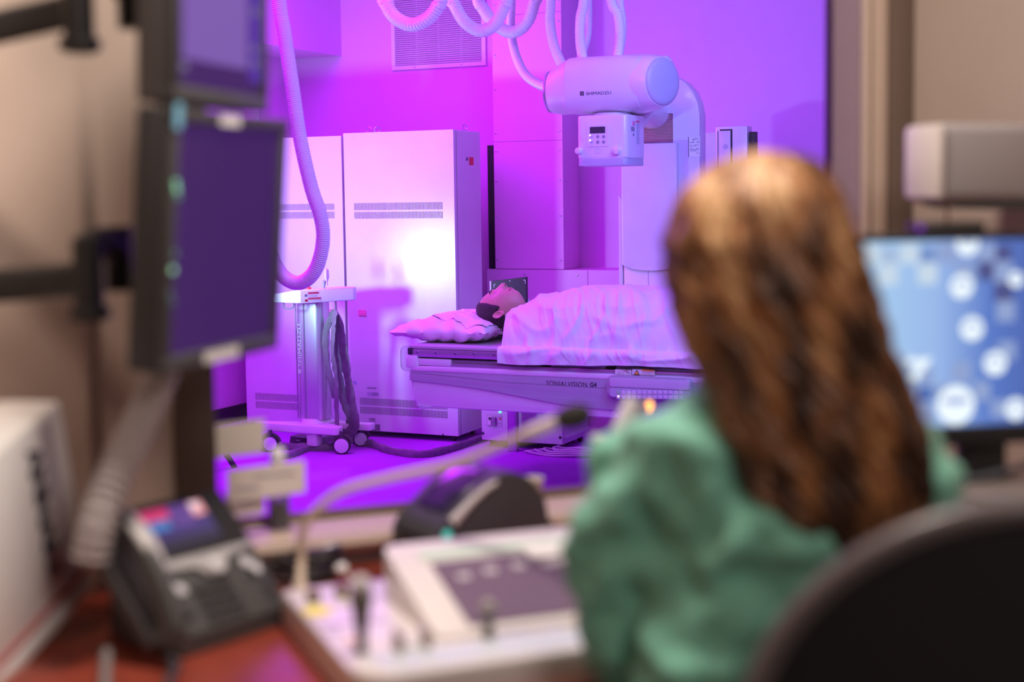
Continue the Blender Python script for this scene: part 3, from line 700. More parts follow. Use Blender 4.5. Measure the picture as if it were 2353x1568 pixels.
# flat detector behind the patient's head
KD = 6.60
t = thing('flat_detector', 'dark square image plate with corner marks standing behind the patient\'s head', 'image plate', (-3.06, KD, 0))
c = [pd(1131, 646, KD), pd(1209, 636.5, KD)]
part('plate', prism(B(), [(c[0].x - .004, .62), (c[1].x, .62), (c[1].x, c[1].z), (c[0].x - .004, c[0].z)], UZ, KD, KD + .02, .002), RUB, t, 'near-black plate')
part('edge_strip', prism(B(), [(c[0].x - .014, .62), (c[0].x - .005, .62), (c[0].x - .005, c[0].z), (c[0].x - .014, c[0].z - .001)], UZ, KD - .002, KD + .02), CABS, t)
part('backrest', box(B(), c[0].x, c[1].x, KD + .02, KD + .05, .3, .80, .004), CABS, t)
part('post', box(B(), c[0].x + .05, c[0].x + .10, KD + .05, KD + .09, 0, .75, .004), METAL, t)
def mk(px, py, dx, dy):
    q = pd(px, py, KD); bm = B(); L_ = .011
    box(bm, q.x, q.x + dx * L_, KD - .001, KD + .0005, q.z - .0012, q.z + .0012) if dx > 0 else box(bm, q.x + dx * L_, q.x, KD - .001, KD + .0005, q.z - .0012, q.z + .0012)
    box(bm, q.x - .0012, q.x + .0012, KD - .001, KD + .0005, q.z - .017, q.z); part('corner_mark', bm, PAPER, t)
mk(1135, 654, 1, 1); mk(1207, 644, -1, 1)
q = pd(1171.5, 644, KD); part('centre_mark', box(B(), q.x - .0015, q.x + .0015, KD - .001, KD + .0005, q.z - .008, q.z), PAPER, t)

# ================================================================== patient table
T0, T1 = 5.60, 6.36
t = thing('patient_table', 'long white and grey radiography table with a name on its flank', 'table', (-2.4, 5.98, 0))
uL, uR = -3.09, -.75
part('tabletop', box(B(), uL, uR, T0, T1, .648, .664, .004), CARB, t, 'thin pale tabletop')
rl = part('side_rail', box(B(), uL, uR, T0 - .003, T0 + .04, .613, .647, .003), ALU, t)
for px in (959, 1002, 1046, 1090, 1135, 1180): 
    q = pd(px, 803.5, T0 - .003); part('screw', lathe(B(), [(.0055, 0), (.0045, .0025)], (q.x, T0 - .003, .634), (0, -1, 0), 12), METAL, rl)
part('rail_end_cap', box(B(), uL - .004, uL + .02, T0 - .006, T0 + .03, .622, .652, .002), INK, t)
part('under_gap', box(B(), uL + .05, uR, T0 + .03, T1 - .05, .575, .614), DARK, t)
bm = B()
for k, (u0_, u1_) in enumerate(((-2.95, -2.45), (-2.40, -2.15), (-2.1, -1.7), (-1.6, -1.2))): box(bm, u0_, u1_, T0 + .012, T0 + .03, .588, .604, .002)
part('slide_rail', bm, INKG, t)
part('apron_shelf', box(B(), uL + .10, uR, T0 + .002, T0 + .05, .567, .588, .003), ALU, t)
part('top_frame', box(B(), uL + .02, uR, T0 - .006, T1 - .02, .548, .572, .005), PLAST, t, 'pale upper frame strip')
pts = [(-3.085, .505), (-2.95, .498), (-2.743, .482), (-2.55, .458), (-2.43, .442), (-2.30, .428), (-2.15, .420), (-1.9, .418), (uR, .418)]
S2 = [(p.x, p.y) for p in spline([(a, b, 0) for a, b in pts], 5)]
low = [(uR, .375), (-3.045, .386), (-3.065, .40), (-3.075, .44)]
part('lower_shell', prism(B(), S2 + low, UZ, T0 + .004, T1 - .02, .008), CABW, t, 'white lower flank')
part('upper_shell', prism(B(), [(-3.087, .55), (-3.09, .505)] + S2 + [(uR, .55)], UZ, T0 - .004, T1 - .012, .006), LAVD, t, 'grey upper flank')
part('shell_seam', prism(B(), [(-3.07, .543), (-2.6, .517), (-2.1, .511), (uR, .511), (uR, .5095), (-2.1, .5095), (-2.6, .5155), (-3.07, .5415)], UZ, T0 - .005, T0 - .0035), INKG, t)
part('corner_foot', prism(B(), [(-3.06, .395), (-3.03, .372), (-2.99, .385), (-2.98, .39)], UZ, T0 + .0, T0 + .2, .002), LAV, t)
part('end_handle', box(B(), -3.105, -3.045, T0 - .008, T0 + .06, .562, .620, .008), PLAST, t)
part('end_block', box(B(), -3.085, -2.88, T0 + .0, T0 + .05, .575, .606, .004), PEARL, t)
part('shoulder_guard', prism(B(), rrect(-3.19, -3.02, .53, .65, .03), UZ, T0 + .10, T0 + .106), ACRYL, t, 'clear acrylic end guard')
part('pedestal', box(B(), -1.85, -1.2, 5.75, 6.28, .03, .45, .02), PLAST, t); part('floor_plate', box(B(), -1.95, -1.0, 5.7, 6.36, 0, .03, .006), CABW, t)
q = pd(1255, 885.5, T0 - .004); q2 = pd(1349, 888, T0 - .004)
bm = text_bm('SONIALVISION', .029, 1.0, 0, .0003, spacing=1.05); wd = max(v.co.x for v in bm.verts)
def onflank(bm, a, sx, d=T0 - .0045): return place(bm, Matrix(((sx, 0, 0, a.x), (0, 0, -1, d), (0, 1, 0, a.z), (0, 0, 0, 1))))
part('table_name', onflank(bm, q, (q2.x - q.x) / wd), INK, t, 'thin dark model lettering')
q = pd(1355.5, 889, T0 - .004); q2 = pd(1371, 889, T0 - .004)
bm = text_bm('G4', .0265, 1.0, .0007, .0004); wd = max(v.co.x for v in bm.verts)
part('table_name_suffix', onflank(bm, q, (q2.x - q.x) / wd), INK, t)
# stickers
def tplate(name, x0, y0, x1, y1, m_, th=.001, dd=T0 - .004, par=None, lab=None):
    a, b = pd(x0, y0, dd), pd(x1, y1, dd); return part(name, box(B(), a.x, b.x, dd - th, dd, b.z, a.z), m_, par or t, lab)
st1 = tplate('sticker', 1414, 849, 1451, 862, PAPER, .0035, lab='white sticker with small drawings')
st2 = tplate('sticker', 1453, 849, 1505, 863, PAPER, .0035, lab='white warning sticker with orange triangle')
for (x0, y0, x1, y1, m_) in ((1431.8, 850, 1432.4, 861, LAV), (1418, 855, 1426, 856, INKG), (1418, 858.5, 1427, 859.4, INKG), (1436, 851, 1445, 852, INKG)): tplate('print', x0, y0, x1, y1, m_, .0012, T0 - .0075, st1)
a, b = pd(1436, 853, 5.592), pd(1448, 859, 5.592)
part('print', prism(B(), [(a.x, a.z), (a.x + .004, a.z), (b.x, b.z), (b.x - .004, b.z)], UZ, 5.5913, 5.5925), INK, st1)
tplate('print', 1475, 849.5, 1504, 854, ORG, .0012, T0 - .0075, st2); tplate('print', 1475, 856, 1502, 857, INKG, .0012, T0 - .0075, st2); tplate('print', 1475, 859, 1500, 860, INKG, .0012, T0 - .0075, st2)
a, b, c = pd(1456, 861.5, 5.592), pd(1470, 862, 5.592), pd(1463.5, 850, 5.592)
part('print', prism(B(), [(a.x, a.z), (b.x, b.z), (c.x, c.z)], UZ, 5.591, 5.5925), INK, st2)
a, b, c = pd(1458.2, 860.3, 5.592), pd(1467.8, 860.6, 5.592), pd(1463.4, 852.4, 5.592)
part('print', prism(B(), [(a.x, a.z), (b.x, b.z), (c.x, c.z)], UZ, 5.5903, 5.5915), ORG, st2)
# control pod
a, b = pd(1397, 862, T0 - .02), pd(1590, 922, T0 - .02)
cp = part('control_pod', prism(B(), rrect(a.x, b.x, b.z, a.z, .02), UZ, T0 - .03, T0, .006), LAVD, t, 'recessed grey control pod')
a, b = pd(1402, 890, T0 - .03), pd(1585, 920, T0 - .03)
part('key_panel', prism(B(), rrect(a.x, b.x, b.z, a.z, .012), UZ, T0 - .034, T0 - .029), LAV, cp)
part('hood', prism(B(), rrect(a.x, b.x, pd(1402, 886, T0).z, pd(1402, 866, T0).z, .006), UZ, T0 - .036, T0 - .028, .002), CABS, cp)
k = 0
for px in range(1417, 1570, 12):
    for py in (898, 909):
        m_ = mat('green key', (.35, .75, .4)) if (px == 1417 and py == 898) else PEARL
        a, b = pd(px, py, T0 - .035), pd(px + 8, py + 8, T0 - .035)
        part('key', box(B(), a.x, b.x, T0 - .0365, T0 - .034, b.z, a.z, .0006, 1), m_, cp)
q = pd(1421, 911, T0 - .036); part('key_light', lathe(B(), [(.003, 0), (.002, .002)], (q.x, T0 - .037, q.z), (0, -1, 0), 8), emis('warm led', (1, .8, .5), 4), cp)

# ================================================================== heads
def head_pt(th, ph, scale=1.0):
    nx, ny, nz = math.sin(th) * math.sin(ph), -math.sin(th) * math.cos(ph), math.cos(th)
    x, y, z = .075 * math.copysign(abs(nx) ** .92, nx), .097 * math.copysign(abs(ny) ** .88, ny), .118 * nz
    k = max(0, -z / .118)
    x *= 1 - .30 * k ** 1.4
    if y > 0: y *= 1 - .42 * sm(.05, .9, k)
    else: y *= 1 - .10 * sm(.6, 1, k)
    w_ = sm(0, .55, -ny); ax = abs(x)
    f = 0
    if z > -.043: pn = max(0, min(1, (.012 - z) / .052)) ** 1.1
    else: pn = sm(1, 0, (-.043 - z) / .016)
    f += .029 * min(pn, .93) * gs(x, .0088 + .0040 * pn)
    f += .008 * gs(ax - .0125, .0045) * gs(z + .043, .006)
    f -= .010 * gs(ax - .031, .013) * gs(z - .001, .010)
    f += .005 * gs(z - .021, .008) * gs(x, .045)
    f += .004 * gs(ax - .045, .014) * gs(z + .032, .018)
    f += .0075 * gs(x, .019) * (gs(z + .0635, .0042) + gs(z + .077, .0050))
    f -= .004 * gs(z + .0700, .0020) * gs(x, .020)
    f += .011 * gs(x, .020) * gs(z + .101, .011)
    return Vector((x, y - f * w_, z)) * scale
HL = [(0, .088), (.45, .087), (.72, .078), (.92, .056), (1.08, .030), (1.20, .014), (1.30, -.014), (1.38, -.028), (1.47, -.024), (1.6, -.008), (1.9, -.050), (2.4, -.066), (3.15, -.074)]
def hairline(ph):
    p = abs((ph + math.pi) % (2 * math.pi) - math.pi)
    for (a, va), (b, vb) in zip(HL, HL[1:]):
        if p <= b: return va + (vb - va) * (p - a) / (b - a)
    return HL[-1][1]
def add_head(bm, M):
    NT, NP = 110, 132
    V = [[bm.verts.new(M @ head_pt(math.pi * (i + .25) / (NT + .5), 2 * math.pi * j / NP)) for j in range(NP)] for i in range(NT + 1)]
    for i in range(NT):
        for j in range(NP): bm.faces.new((V[i][j], V[i][(j + 1) % NP], V[i + 1][(j + 1) % NP], V[i + 1][j]))
    bm.faces.new(V[0]); bm.faces.new(V[-1][::-1])
    for sx in (1, -1):       # ears
        NR, NA = 9, 26; E_ = []
        for i in range(NR + 1):
            r_ = i / NR; row = []
            for j in range(NA):
                a = 2 * math.pi * j / NA
                yy = .0165 * r_ * math.cos(a); zz = .031 * r_ * math.sin(a)
                if zz < 0: yy *= 1 + zz * 12
                h = .0095 * gs(r_ - .82, .13) + .003 * gs(r_ - .45, .1) - .002 * gs(r_, .25)
                if math.cos(a) < -.3: h *= .45
                out = .006 + h + (yy + .0165) * .36
                if r_ > .97: out -= .004
                row.append(bm.verts.new(M @ Vector((sx * (.0725 + out), .012 + yy, -.014 + zz))))
            E_.append(row)
        back = [bm.verts.new(M @ Vector((sx * .068, .006 + .010 * math.cos(2 * math.pi * j / NA), -.014 + .024 * math.sin(2 * math.pi * j / NA)))) for j in range(NA)]
        for i in range(NR):
            for j in range(NA):
                bm.faces.new((E_[i][j], E_[i][(j + 1) % NA], E_[i + 1][(j + 1) % NA], E_[i + 1][j]))
        for j in range(NA): bm.faces.new((E_[NR][j], E_[NR][(j + 1) % NA], back[(j + 1) % NA], back[j]))
def add_cap(bm, M, thick=.008):
    NT, NP = 110, 140; vid = {}
    def get(i, j):
        j %= NP
        if (i, j) not in vid:
            th, ph = math.pi * (i + .25) / (NT + .5), 2 * math.pi * j / NP; p = head_pt(th, ph)
            e = sm(0, .022, p.z - hairline(ph) + .004 * noise.noise(p * 90)); n_ = Vector((p.x / .006, p.y / .009, p.z / .014)).normalized()
            vid[(i, j)] = bm.verts.new(M @ (p + n_ * (-.001 + e * (thick + .003 * sm(.04, .1, p.z)) + e * .0012 * noise.noise(p * 160))))
        return vid[(i, j)]
    for i in range(NT):
        for j in range(NP):
            th, ph = math.pi * (i + .7) / (NT + .5), 2 * math.pi * (j + .5) / NP; p = head_pt(th, ph)
            if p.z > hairline(ph) + .003 * noise.noise(p * 90): bm.faces.new((get(i, j), get(i, j + 1), get(i + 1, j + 1), get(i + 1, j)))
    bm.faces.new([get(0, j) for j in range(NP)])
def face_parts(parent, M, iris=(.12, .07, .04)):
    for sx in (1, -1):
        c = M @ Vector((sx * .031, -.0728, 0)); F = (M.to_3x3() @ Vector((0, -1, 0))).normalized()
        e = part('eye', lathe(B(), [(.0116 * math.sin(a), -.0116 * math.cos(a)) for a in [i * math.pi / 12 for i in range(13)]], c, F, 20), mat('eye white', (.7, .65, .62), .2), parent)
        part('iris', lathe(B(), [(.0068, .0092), (.005, .0108), (.0001, .0121)], c, F, 16), mat('iris', (.03, .02, .015), .15), e)
        part('eyelid', lathe(B(), [(.0126 * math.sin(a), -.0126 * math.cos(a)) for a in [i * math.pi / 16 for i in range(7)]], c, M.to_3x3() @ Vector((0, .55, -1)), 18), SKIN, parent)
        part('nostril', lathe(B(), [(.0005, -.001), (.0036, 0), (.0005, .001)], M @ Vector((sx * .0078, -.1085, -.0515)), M.to_3x3() @ Vector((0, -.35, -1)), 12), mat('nostril shade', (.08, .02, .02), .8), parent)
        bm = B(); P = []
        for k in range(9):
            x = sx * (.016 + .034 * k / 8); zz = .0185 + .005 * math.sin(math.pi * k / 8)
            best = min((head_pt(math.pi * i / 220, math.atan2(x, .085)) for i in range(60, 130)), key=lambda p: abs(p.z - zz))
            P.append(M @ (Vector((x, best.y - .0006, zz))))
        tube(bm, P, lambda t_, i: .0016 + .0018 * math.sin(math.pi * min(1, t_ + .15)), 8, flat=(.7, 1.3)); part('eyebrow', bm, HAIRD, parent)
    P = [M @ Vector((x, min(head_pt(math.pi * i / 300, math.atan2(x, .09)).y for i in range(208, 213)) + .0012, -.070 - .001 * (x / .02) ** 2)) for x in [-.021 + .042 * k / 12 for k in range(13)]]
    part('lips', tube(B(), P, lambda t_, i: .0012 + .0048 * math.sin(math.pi * t_), 10), LIP, parent)
def hand(bm, wrist, dirv, normal, sc=1.0, curl=.35, side=1):
    """palm box with five bent fingers; normal points out of the back of the hand"""
    D_ = Vector(dirv).normalized(); N_ = Vector(normal).normalized(); S_ = D_.cross(N_).normalized() * side; W_ = Vector(wrist)
    tube(bm, [W_ - D_ * .02, W_ + D_ * .02 * sc, W_ + D_ * .05 * sc, W_ + D_ * .085 * sc], lambda t_, i: [.024, .030, .038, .036][i] * sc, 14, flat=(.42, 1) if abs(N_.z) > .5 else (.6, .8))
    for k, (off, ln) in enumerate(((-.028, .072), (-.010, .080), (.009, .075), (.026, .060))):
        p = W_ + D_ * .075 * sc + S_ * off * sc; P = [p]; a = curl * .3; d_ = D_
        for q in (.42, .32, .26):
            d_ = (D_ * math.cos(a) - N_ * math.sin(a)); P.append(P[-1] + d_ * ln * q * sc); a += curl
        tube(bm, P, lambda t_, i: (.0092, .0086, .0078, .0062)[i] * sc, 10)
    p = W_ + D_ * .02 * sc - S_ * .028 * sc; q = p + (D_ * .6 - S_ * .8) * .035 * sc; r_ = q + (D_ * .9 - S_ * .35 - N_ * .3) * .032 * sc
    tube(bm, [p, q, r_, r_ + (r_ - q) * .5], lambda t_, i: (.013, .0115, .0098, .007)[i] * sc, 10)

# ================================================================== patient
person = thing('person', 'man lying on his back under a white sheet, eyes open, short dark hair', 'person', (-2.75, 5.97, .70))
a = math.radians(14)
F_, K_ = Vector((-math.sin(a), -.10, math.cos(a))).normalized(), Vector((-math.cos(a), 0, -math.sin(a)))
X_ = -(F_.cross(K_)).normalized(); K_ = X_.cross(-F_).normalized()
MP = Matrix(((X_.x, -F_.x, K_.x, -2.79), (X_.y, -F_.y, K_.y, 5.96), (X_.z, -F_.z, K_.z, .803), (0, 0, 0, 1)))
bm = B(); add_head(bm, MP)
tube(bm, spline([(-2.765, 5.965, .775), (-2.70, 5.97, .775), (-2.64, 5.975, .765), (-2.58, 5.98, .755)], 5), lambda t_, i: .056 + .03 * t_ ** 2, 24)
TB = [(-2.64, .05, .04), (-2.60, .12, .06), (-2.55, .185, .078), (-2.45, .20, .095), (-2.30, .185, .105), (-2.12, .165, .10), (-1.98, .17, .098), (-1.88, .165, .09), (-1.82, .12, .07)]
rings(bm, [[(u, 5.98 + w_ * se(2 * math.pi * j / 32, 2.3)[0], .765 + h * se(2 * math.pi * j / 32, 2.3)[1]) for j in range(32)] for u, w_, h in TB])
for s_ in (1, -1):
    tube(bm, spline([(-2.53, 5.98 + s_ * .19, .765), (-2.40, 5.98 + s_ * .225, .745), (-2.22, 5.98 + s_ * .235, .735), (-1.98, 5.98 + s_ * .20, .74)], 5), lambda t_, i: .046 - .018 * t_, 14)
    hand(bm, (-1.98, 5.98 + s_ * .20, .735), (1, -s_ * .1, 0), (0, 0, 1), 1, .3, s_)
    tube(bm, spline([(-1.88, 5.98 + s_ * .085, .76), (-1.62, 5.98 + s_ * .09, .755), (-1.42, 5.98 + s_ * .09, .75), (-1.2, 5.98 + s_ * .085, .735), (-1.02, 5.98 + s_ * .08, .72)], 5), lambda t_, i: .082 - .045 * t_, 16)
    tube(bm, [(-1.03, 5.98 + s_ * .08, .71), (-.99, 5.98 + s_ * .085, .76), (-.96, 5.98 + s_ * .10, .84)], lambda t_, i: (.036, .04, .022)[i], 12)
body = part('body', bm, SKIN, person, ang=60)
bm = B(); add_cap(bm, MP); part('hair', bm, HAIRD, person, ang=80)
face_parts(person, MP)

# sheet
ZT = .666
Hs = [(-2.9, .12), (-2.70, .150), (-2.66, .168), (-2.55, .205), (-2.38, .240), (-2.15, .246), (-1.9, .238), (-1.6, .20), (-1.2, .17), (-1.05, .16), (-.95, .21), (-.88, .12), (-.8, .02)]
def lerpt(T_, x):
    if x <= T_[0][0]: return T_[0][1]
    for (a, va), (b, vb) in zip(T_, T_[1:]):
        if x <= b: return va + (vb - va) * sm(a, b, x)
    return T_[-1][1]
HEM = [(-2.82, .642), (-2.72, .610), (-2.58, .596), (-2.3, .603), (-2.0, .612), (-1.5, .606), (-.8, .61)]
LE = [(-1, -2.640), (-.66, -2.650), (-.45, -2.668), (-.25, -2.655), (-.1, -2.645), (.2, -2.645), (.62, -2.68), (1, -2.70)]
def ridge(p, s=1.0): return (1 - abs(noise.noise(p)) * 2.2 * s)
def sheet(a_, v):
    s_ = v * 2 - 1; ul = lerpt(LE, s_); u = ul + (-.80 - ul) * a_ ** 1.05
    H = lerpt(Hs, u); x = max(-1, min(1, s_ / .66)); dw = .335
    d = 5.985 + dw * math.copysign(abs(x) ** .92, x)
    z = ZT + .004 + H * max(0, 1 - abs(x) ** 2.4) ** .62
    if s_ < -.66:
        f = (-s_ - .66) / .34; d = 5.65 - .062 * sm(0, .65, f); z = ZT + .004 - (ZT + .004 - lerpt(HEM, u)) * sm(.35, 1, f)
    if s_ > .66:
        f = (s_ - .66) / .34; d = 6.32 + .05 * sm(0, .6, f); z = ZT + .004 - .06 * sm(.4, 1, f)
    side = sm(.15, -.55, s_) * sm(-1.0, -.8, s_)
    g_ = Vector((u * 1.0 + d * .9 - z * .6, z * 1.3 + u * .25, 0))
    w1 = ridge(Vector((g_.x * 9, g_.y * 3, 1.3))); w2 = ridge(Vector((u * 4.5 - z * 4, z * 9 + u * 2, 4.2))); w3 = noise.noise(Vector((u * 30, d * 18, z * 18))); w4 = ridge(Vector((u * 16 + z * 9, z * 7 - d * 7, 9.1)))
    amp = .35 + .65 * side
    nd = .020 * max(0, w1 - .45) + .022 * max(0, w2 - .5) + .0025 * w3 + .011 * max(0, w4 - .55)
    nd *= amp * sm(1.0, .85, abs(s_)) + .15
    nrm = Vector((0, -sm(.1, -.6, s_) * .8 + sm(.2, .7, s_) * .8, .35 + .65 * sm(-.7, .0, s_) * sm(.7, .1, s_)))
    p = Vector((u, d, z)) + nrm * nd
    if s_ < -.66: p.y -= .006 * (1 + math.sin(u * 42 + 2 * noise.noise(Vector((u * 6, 0, 0))))) * sm(-.66, -1, s_)
    if s_ < -.6: p.y = min(p.y, p.y)
    return p
bm = B(); grid(bm, 420, 200, sheet)
bmesh.ops.recalc_face_normals(bm, faces=bm.faces[:])
bmesh.ops.solidify(bm, geom=bm.faces[:], thickness=.0012)
solo('bed_sheet', bm, SHEET, 'white sheet draped over the patient from the neck down', 'sheet', (-2.0, 5.6, .62), ang=60)

# pillow
def pil(x, y, top):
    o_ = (1 - .10 * (1 - x * x) * 0 ) ; rx = .245 * (1 - .08 * (1 - abs(y)) ** 2); ry = .29
    u = -2.985 + rx * x * (1 - .07 * math.cos(y * 1.5)) - .02 * sm(-.5, -1, x) * (1 - abs(y + .2)); d = 5.955 + ry * y * (1 - .06 * math.cos(x * 1.5))
    h = .066 * (max(0, 1 - abs(x) ** 2.6) ** .5) * (max(0, 1 - abs(y) ** 2.6) ** .5)
    mid = .715 + .012 * sm(.2, 1, y) + .004 * x
    p = Vector((u, d, mid + (h if top else -h)))
    cr = .015 * (ridge(Vector((u * 9 + d * 7, d * 5, 2.0 + top))) - .5) + .004 * noise.noise(Vector((u * 40, d * 30, 7)))
    p.z += cr * (1 if h > .01 else .4)
    if top: p.z -= .038 * gs(u + 2.80, .07) * gs(d - 5.96, .09)
    p.z = max(p.z, ZT + .001); return p
bm = B(); n = 60
Tt = grid(bm, n, n, lambda a_, b_: pil(a_ * 2 - 1, b_ * 2 - 1, 1)); Tb = grid(bm, n, n, lambda a_, b_: pil(a_ * 2 - 1, b_ * 2 - 1, 0))
bmesh.ops.remove_doubles(bm, verts=bm.verts[:], dist=.004)
pw = solo('pillow', bm, PILW, 'white crumpled pillow under the patient\'s head at the table end', 'pillow', (-2.985, 5.955, ZT), ang=70)
def pcov(a_, b_):
    x = -1 + 1.92 * a_; edge = -.35 - .45 * sm(.15, .75, a_) + .05 * math.sin(a_ * 13) + .03 * math.sin(a_ * 37)
    y = edge + (.98 - edge) * b_; p = pil(x, y, 1)
    if b_ < .02: p.z -= .0005
    p.z += .0045 + .003 * (1 - b_) * math.sin(a_ * 21); p.y -= .002; return p
bm = B(); grid(bm, 70, 40, pcov); bmesh.ops.recalc_face_normals(bm, faces=bm.faces[:]); bmesh.ops.solidify(bm, geom=bm.faces[:], thickness=.001)
part('paper_cover', bm, PILW, pw, 'loose paper cover folded over the pillow top', ang=60)

# ================================================================== SETTING: control booth
TW = 2.179; TB2 = 2.286
OS0, OS1, OZ0, OZ1 = .353, 1.522, .803, 2.25
struct('floor_booth', box(B(), -.5, 1.66, -2.2, TW, -.02, .004), CARPET, 'booth')
struct('ceiling_booth', box(B(), -.5, 1.66, -2.2, TW, 2.6, 2.66), CEIL, 'booth')
bm = B()
for q in ((-6, OS0, 0, 2.8), (OS1, 6, 0, 2.8), (OS0, OS1, 0, OZ0 - .02), (OS0, OS1, OZ1, 2.8)): box(bm, q[0], q[1], TW, TB2, q[2], q[3])
struct('wall_front', bm, BWALL, 'booth')
struct('wall_side_right', box(B(), 1.635, 1.72, -2.2, TW, 0, 2.6), BWALL, 'booth')
struct('wall_side_left', box(B(), -.55, -.45, -2.2, TW, 0, 2.6), BWALL, 'booth')
struct('wall_rear', box(B(), -.5, 1.66, -2.3, -2.2, 0, 2.6), BWALL, 'booth')
struct('trim_5', box(B(), -.45, .168, TW - .035, TW, .75, 2.6, .004), BWALL, 'booth')
wn = struct('window_1', box(B(), OS0, OS1, TW - .004, TB2, OZ0 - .022, OZ0, .002), BTRIM, 'booth')
part('sill_lip', prism(B(), [(TW - .030, .776), (TW - .034, .786), (TW - .030, .798), (TW - .004, .803), (TW, .803), (TW, .770)], YZ, .30, 1.574, 0), BTRIM, wn)
part('left_post', box(B(), .292, OS0, TW - .020, TB2, .75, 2.55, .004), BSHADE, wn, 'window post painted in its shaded tone')
part('right_jamb', box(B(), OS1 - .001, OS1 + .008, TW, TB2 + .002, OZ0, OZ1), mat('mauve jamb colour', (.36, .27, .27), .6), wn)  # right jamb coloured mauve, unlike the other frame pieces
bm = B(); box(bm, OS1, OS1 + .014, TW - .018, TW, .75, 2.55, .004); box(bm, OS1 + .018, OS1 + .052, TW - .014, TW, .75, 2.55, .005)
part('right_casing', bm, BTRIM, wn)
part('wall_shade_strip', box(B(), OS1 + .052, 1.635, TW - .008, TW, .75, 2.55, .002), mat('painted wall shade', (.17, .12, .095), .6), wn, 'strip of wall painted in its shade')  # shaded end of the window wall, its shade put into the colour
part('head_casing', box(B(), .292, 1.574, TW - .018, TW, OZ1, OZ1 + .06, .004), BTRIM, wn)
part('pane', box(B(), OS0, OS1, 2.262, 2.268, OZ0, OZ1), GLASS, wn)
part('glazing_bead', box(B(), OS0, OS1, 2.268, TB2, OZ0, OZ0 + .012, .002), BTRIM, wn)

# desk
dk = thing('desk', 'long glossy red-brown desk running under the observation window', 'desk', (.6, 1.8, 0), 'booth')
part('desktop', box(B(), -.449, 1.634, 1.47, TW, .722, .75, .006), DESK, dk)
for s_ in (-.40, .55, 1.58): part('side_panel', box(B(), s_, s_ + .025, 1.55, TW - .01, 0, .722, .002), DESK, dk)
part('modesty_panel', box(B(), -.37, 1.57, 2.10, 2.12, .25, .722), DESK, dk)

# ------------------------------------------------------------------ left pair of monitors
def monitor(name, label, org, yaw, tiltd, W_, H_, D_=.05, side=MONS, strips=()):
    t = thing(name, label, 'monitor', org, 'world', yaw=yaw, local=True, tilt=Matrix.Rotation(math.radians(tiltd), 3, 'X'))
    part('shell', box(B(), 0, W_, .006, D_, 0, H_, .006), side, t)
    bz = .017; bm = B()
    for q in ((0, W_, 0, bz * 1.25), (0, W_, H_ - bz, H_), (0, bz, bz * 1.25, H_ - bz), (W_ - bz, W_, bz * 1.25, H_ - bz)): box(bm, q[0], q[1], -.004, .008, q[2], q[3], .0025)
    part('bezel', bm, MON, t)
    sc = part('screen', box(B(), bz, W_ - bz, .0015, .006, bz * 1.25, H_ - bz), mat('dark screen painted reflection', (.02, .01, .03), .28, spec=1.0, emit=(.30, .08, .85), estr=.11), t)  # violet emission stands in for the imaging room reflected in the screen
    part('back_box', box(B(), W_ * .3, W_ * .7, D_, D_ + .03, H_ * .3, H_ * .7, .006), MON, t)
    return t, sc
ya = math.atan2(.31, .09)
m1, sc1 = monitor('monitor', 'lower of two wall-arm monitors at the left, dark violet screen', (-.433, 1.74, 1.115), ya, 4.7, .323, .328)
m2, sc2 = monitor('monitor', 'upper of two wall-arm monitors at the left, cut off by the picture top', (-.409, 1.742, 1.450), math.atan2(.26, .067), 2.0, .275, .33, side=mat('mid grey monitor side', (.13, .13, .135), .5))
for z_, c_, x_ in ((.226, (.45, 1, .6), .018), (.234, (.35, .9, .5), .0155), (.217, (.35, .8, .5), .022), (.127, (.5, 1, .6), .0165), (.147, (.3, .55, .4), .020), (.088, (.2, .35, .3), .018), (.098, (.2, .3, .3), .012)):
    part('touch_key_light', box(B(), x_ - .010, x_ - .003, -.0055, -.0038, z_, z_ + .007), emis('icon %g' % z_, c_, .9 if c_[1] > .85 else .35), sc1)
part('label_sticker', box(B(), .115, .170, -.0055, -.004, .312, .325), PAPER, m1, 'white label on top bezel')
part('label_sticker', box(B(), .10, .195, -.0055, -.004, .003, .017), PAPER, m1, 'white label on bottom bezel')
part('blue_sticker', box(B(), -.001, .016, -.0055, -.004, .303, .334), mat('light blue sticker', (.25, .62, .85), .5), m1)
part('screen_window', box(B(), .030, .215, .0008, .0015, .055, .32), emis('dim screen window', (.24, .12, .52), .75), sc2)
part('screen_window', box(B(), .222, .258, .0008, .0015, .04, .32), emis('deep blue screen bar', (.09, .02, .42), .8), sc2)
for z_ in (.06, .08, .13, .17, .21, .25): part('screen_icon', box(B(), .23, .246, .0003, .001, z_, z_ + .010), emis('pale icon', (.42, .32, .7), .4), sc2)
part('screen_icon', box(B(), .02, .04, .0003, .001, .040, .05), emis('pale icon', (.42, .32, .7), .4), sc2)
part('lit_caption', prism(B(), [(.055, .215), (.135, .195), (.165, .245), (.06, .25)], UZ, .0003, .001), emis('bright caption', (.7, .75, .9), .7), sc2)
def w3(px, py, Y): return py_(px, py, Y)
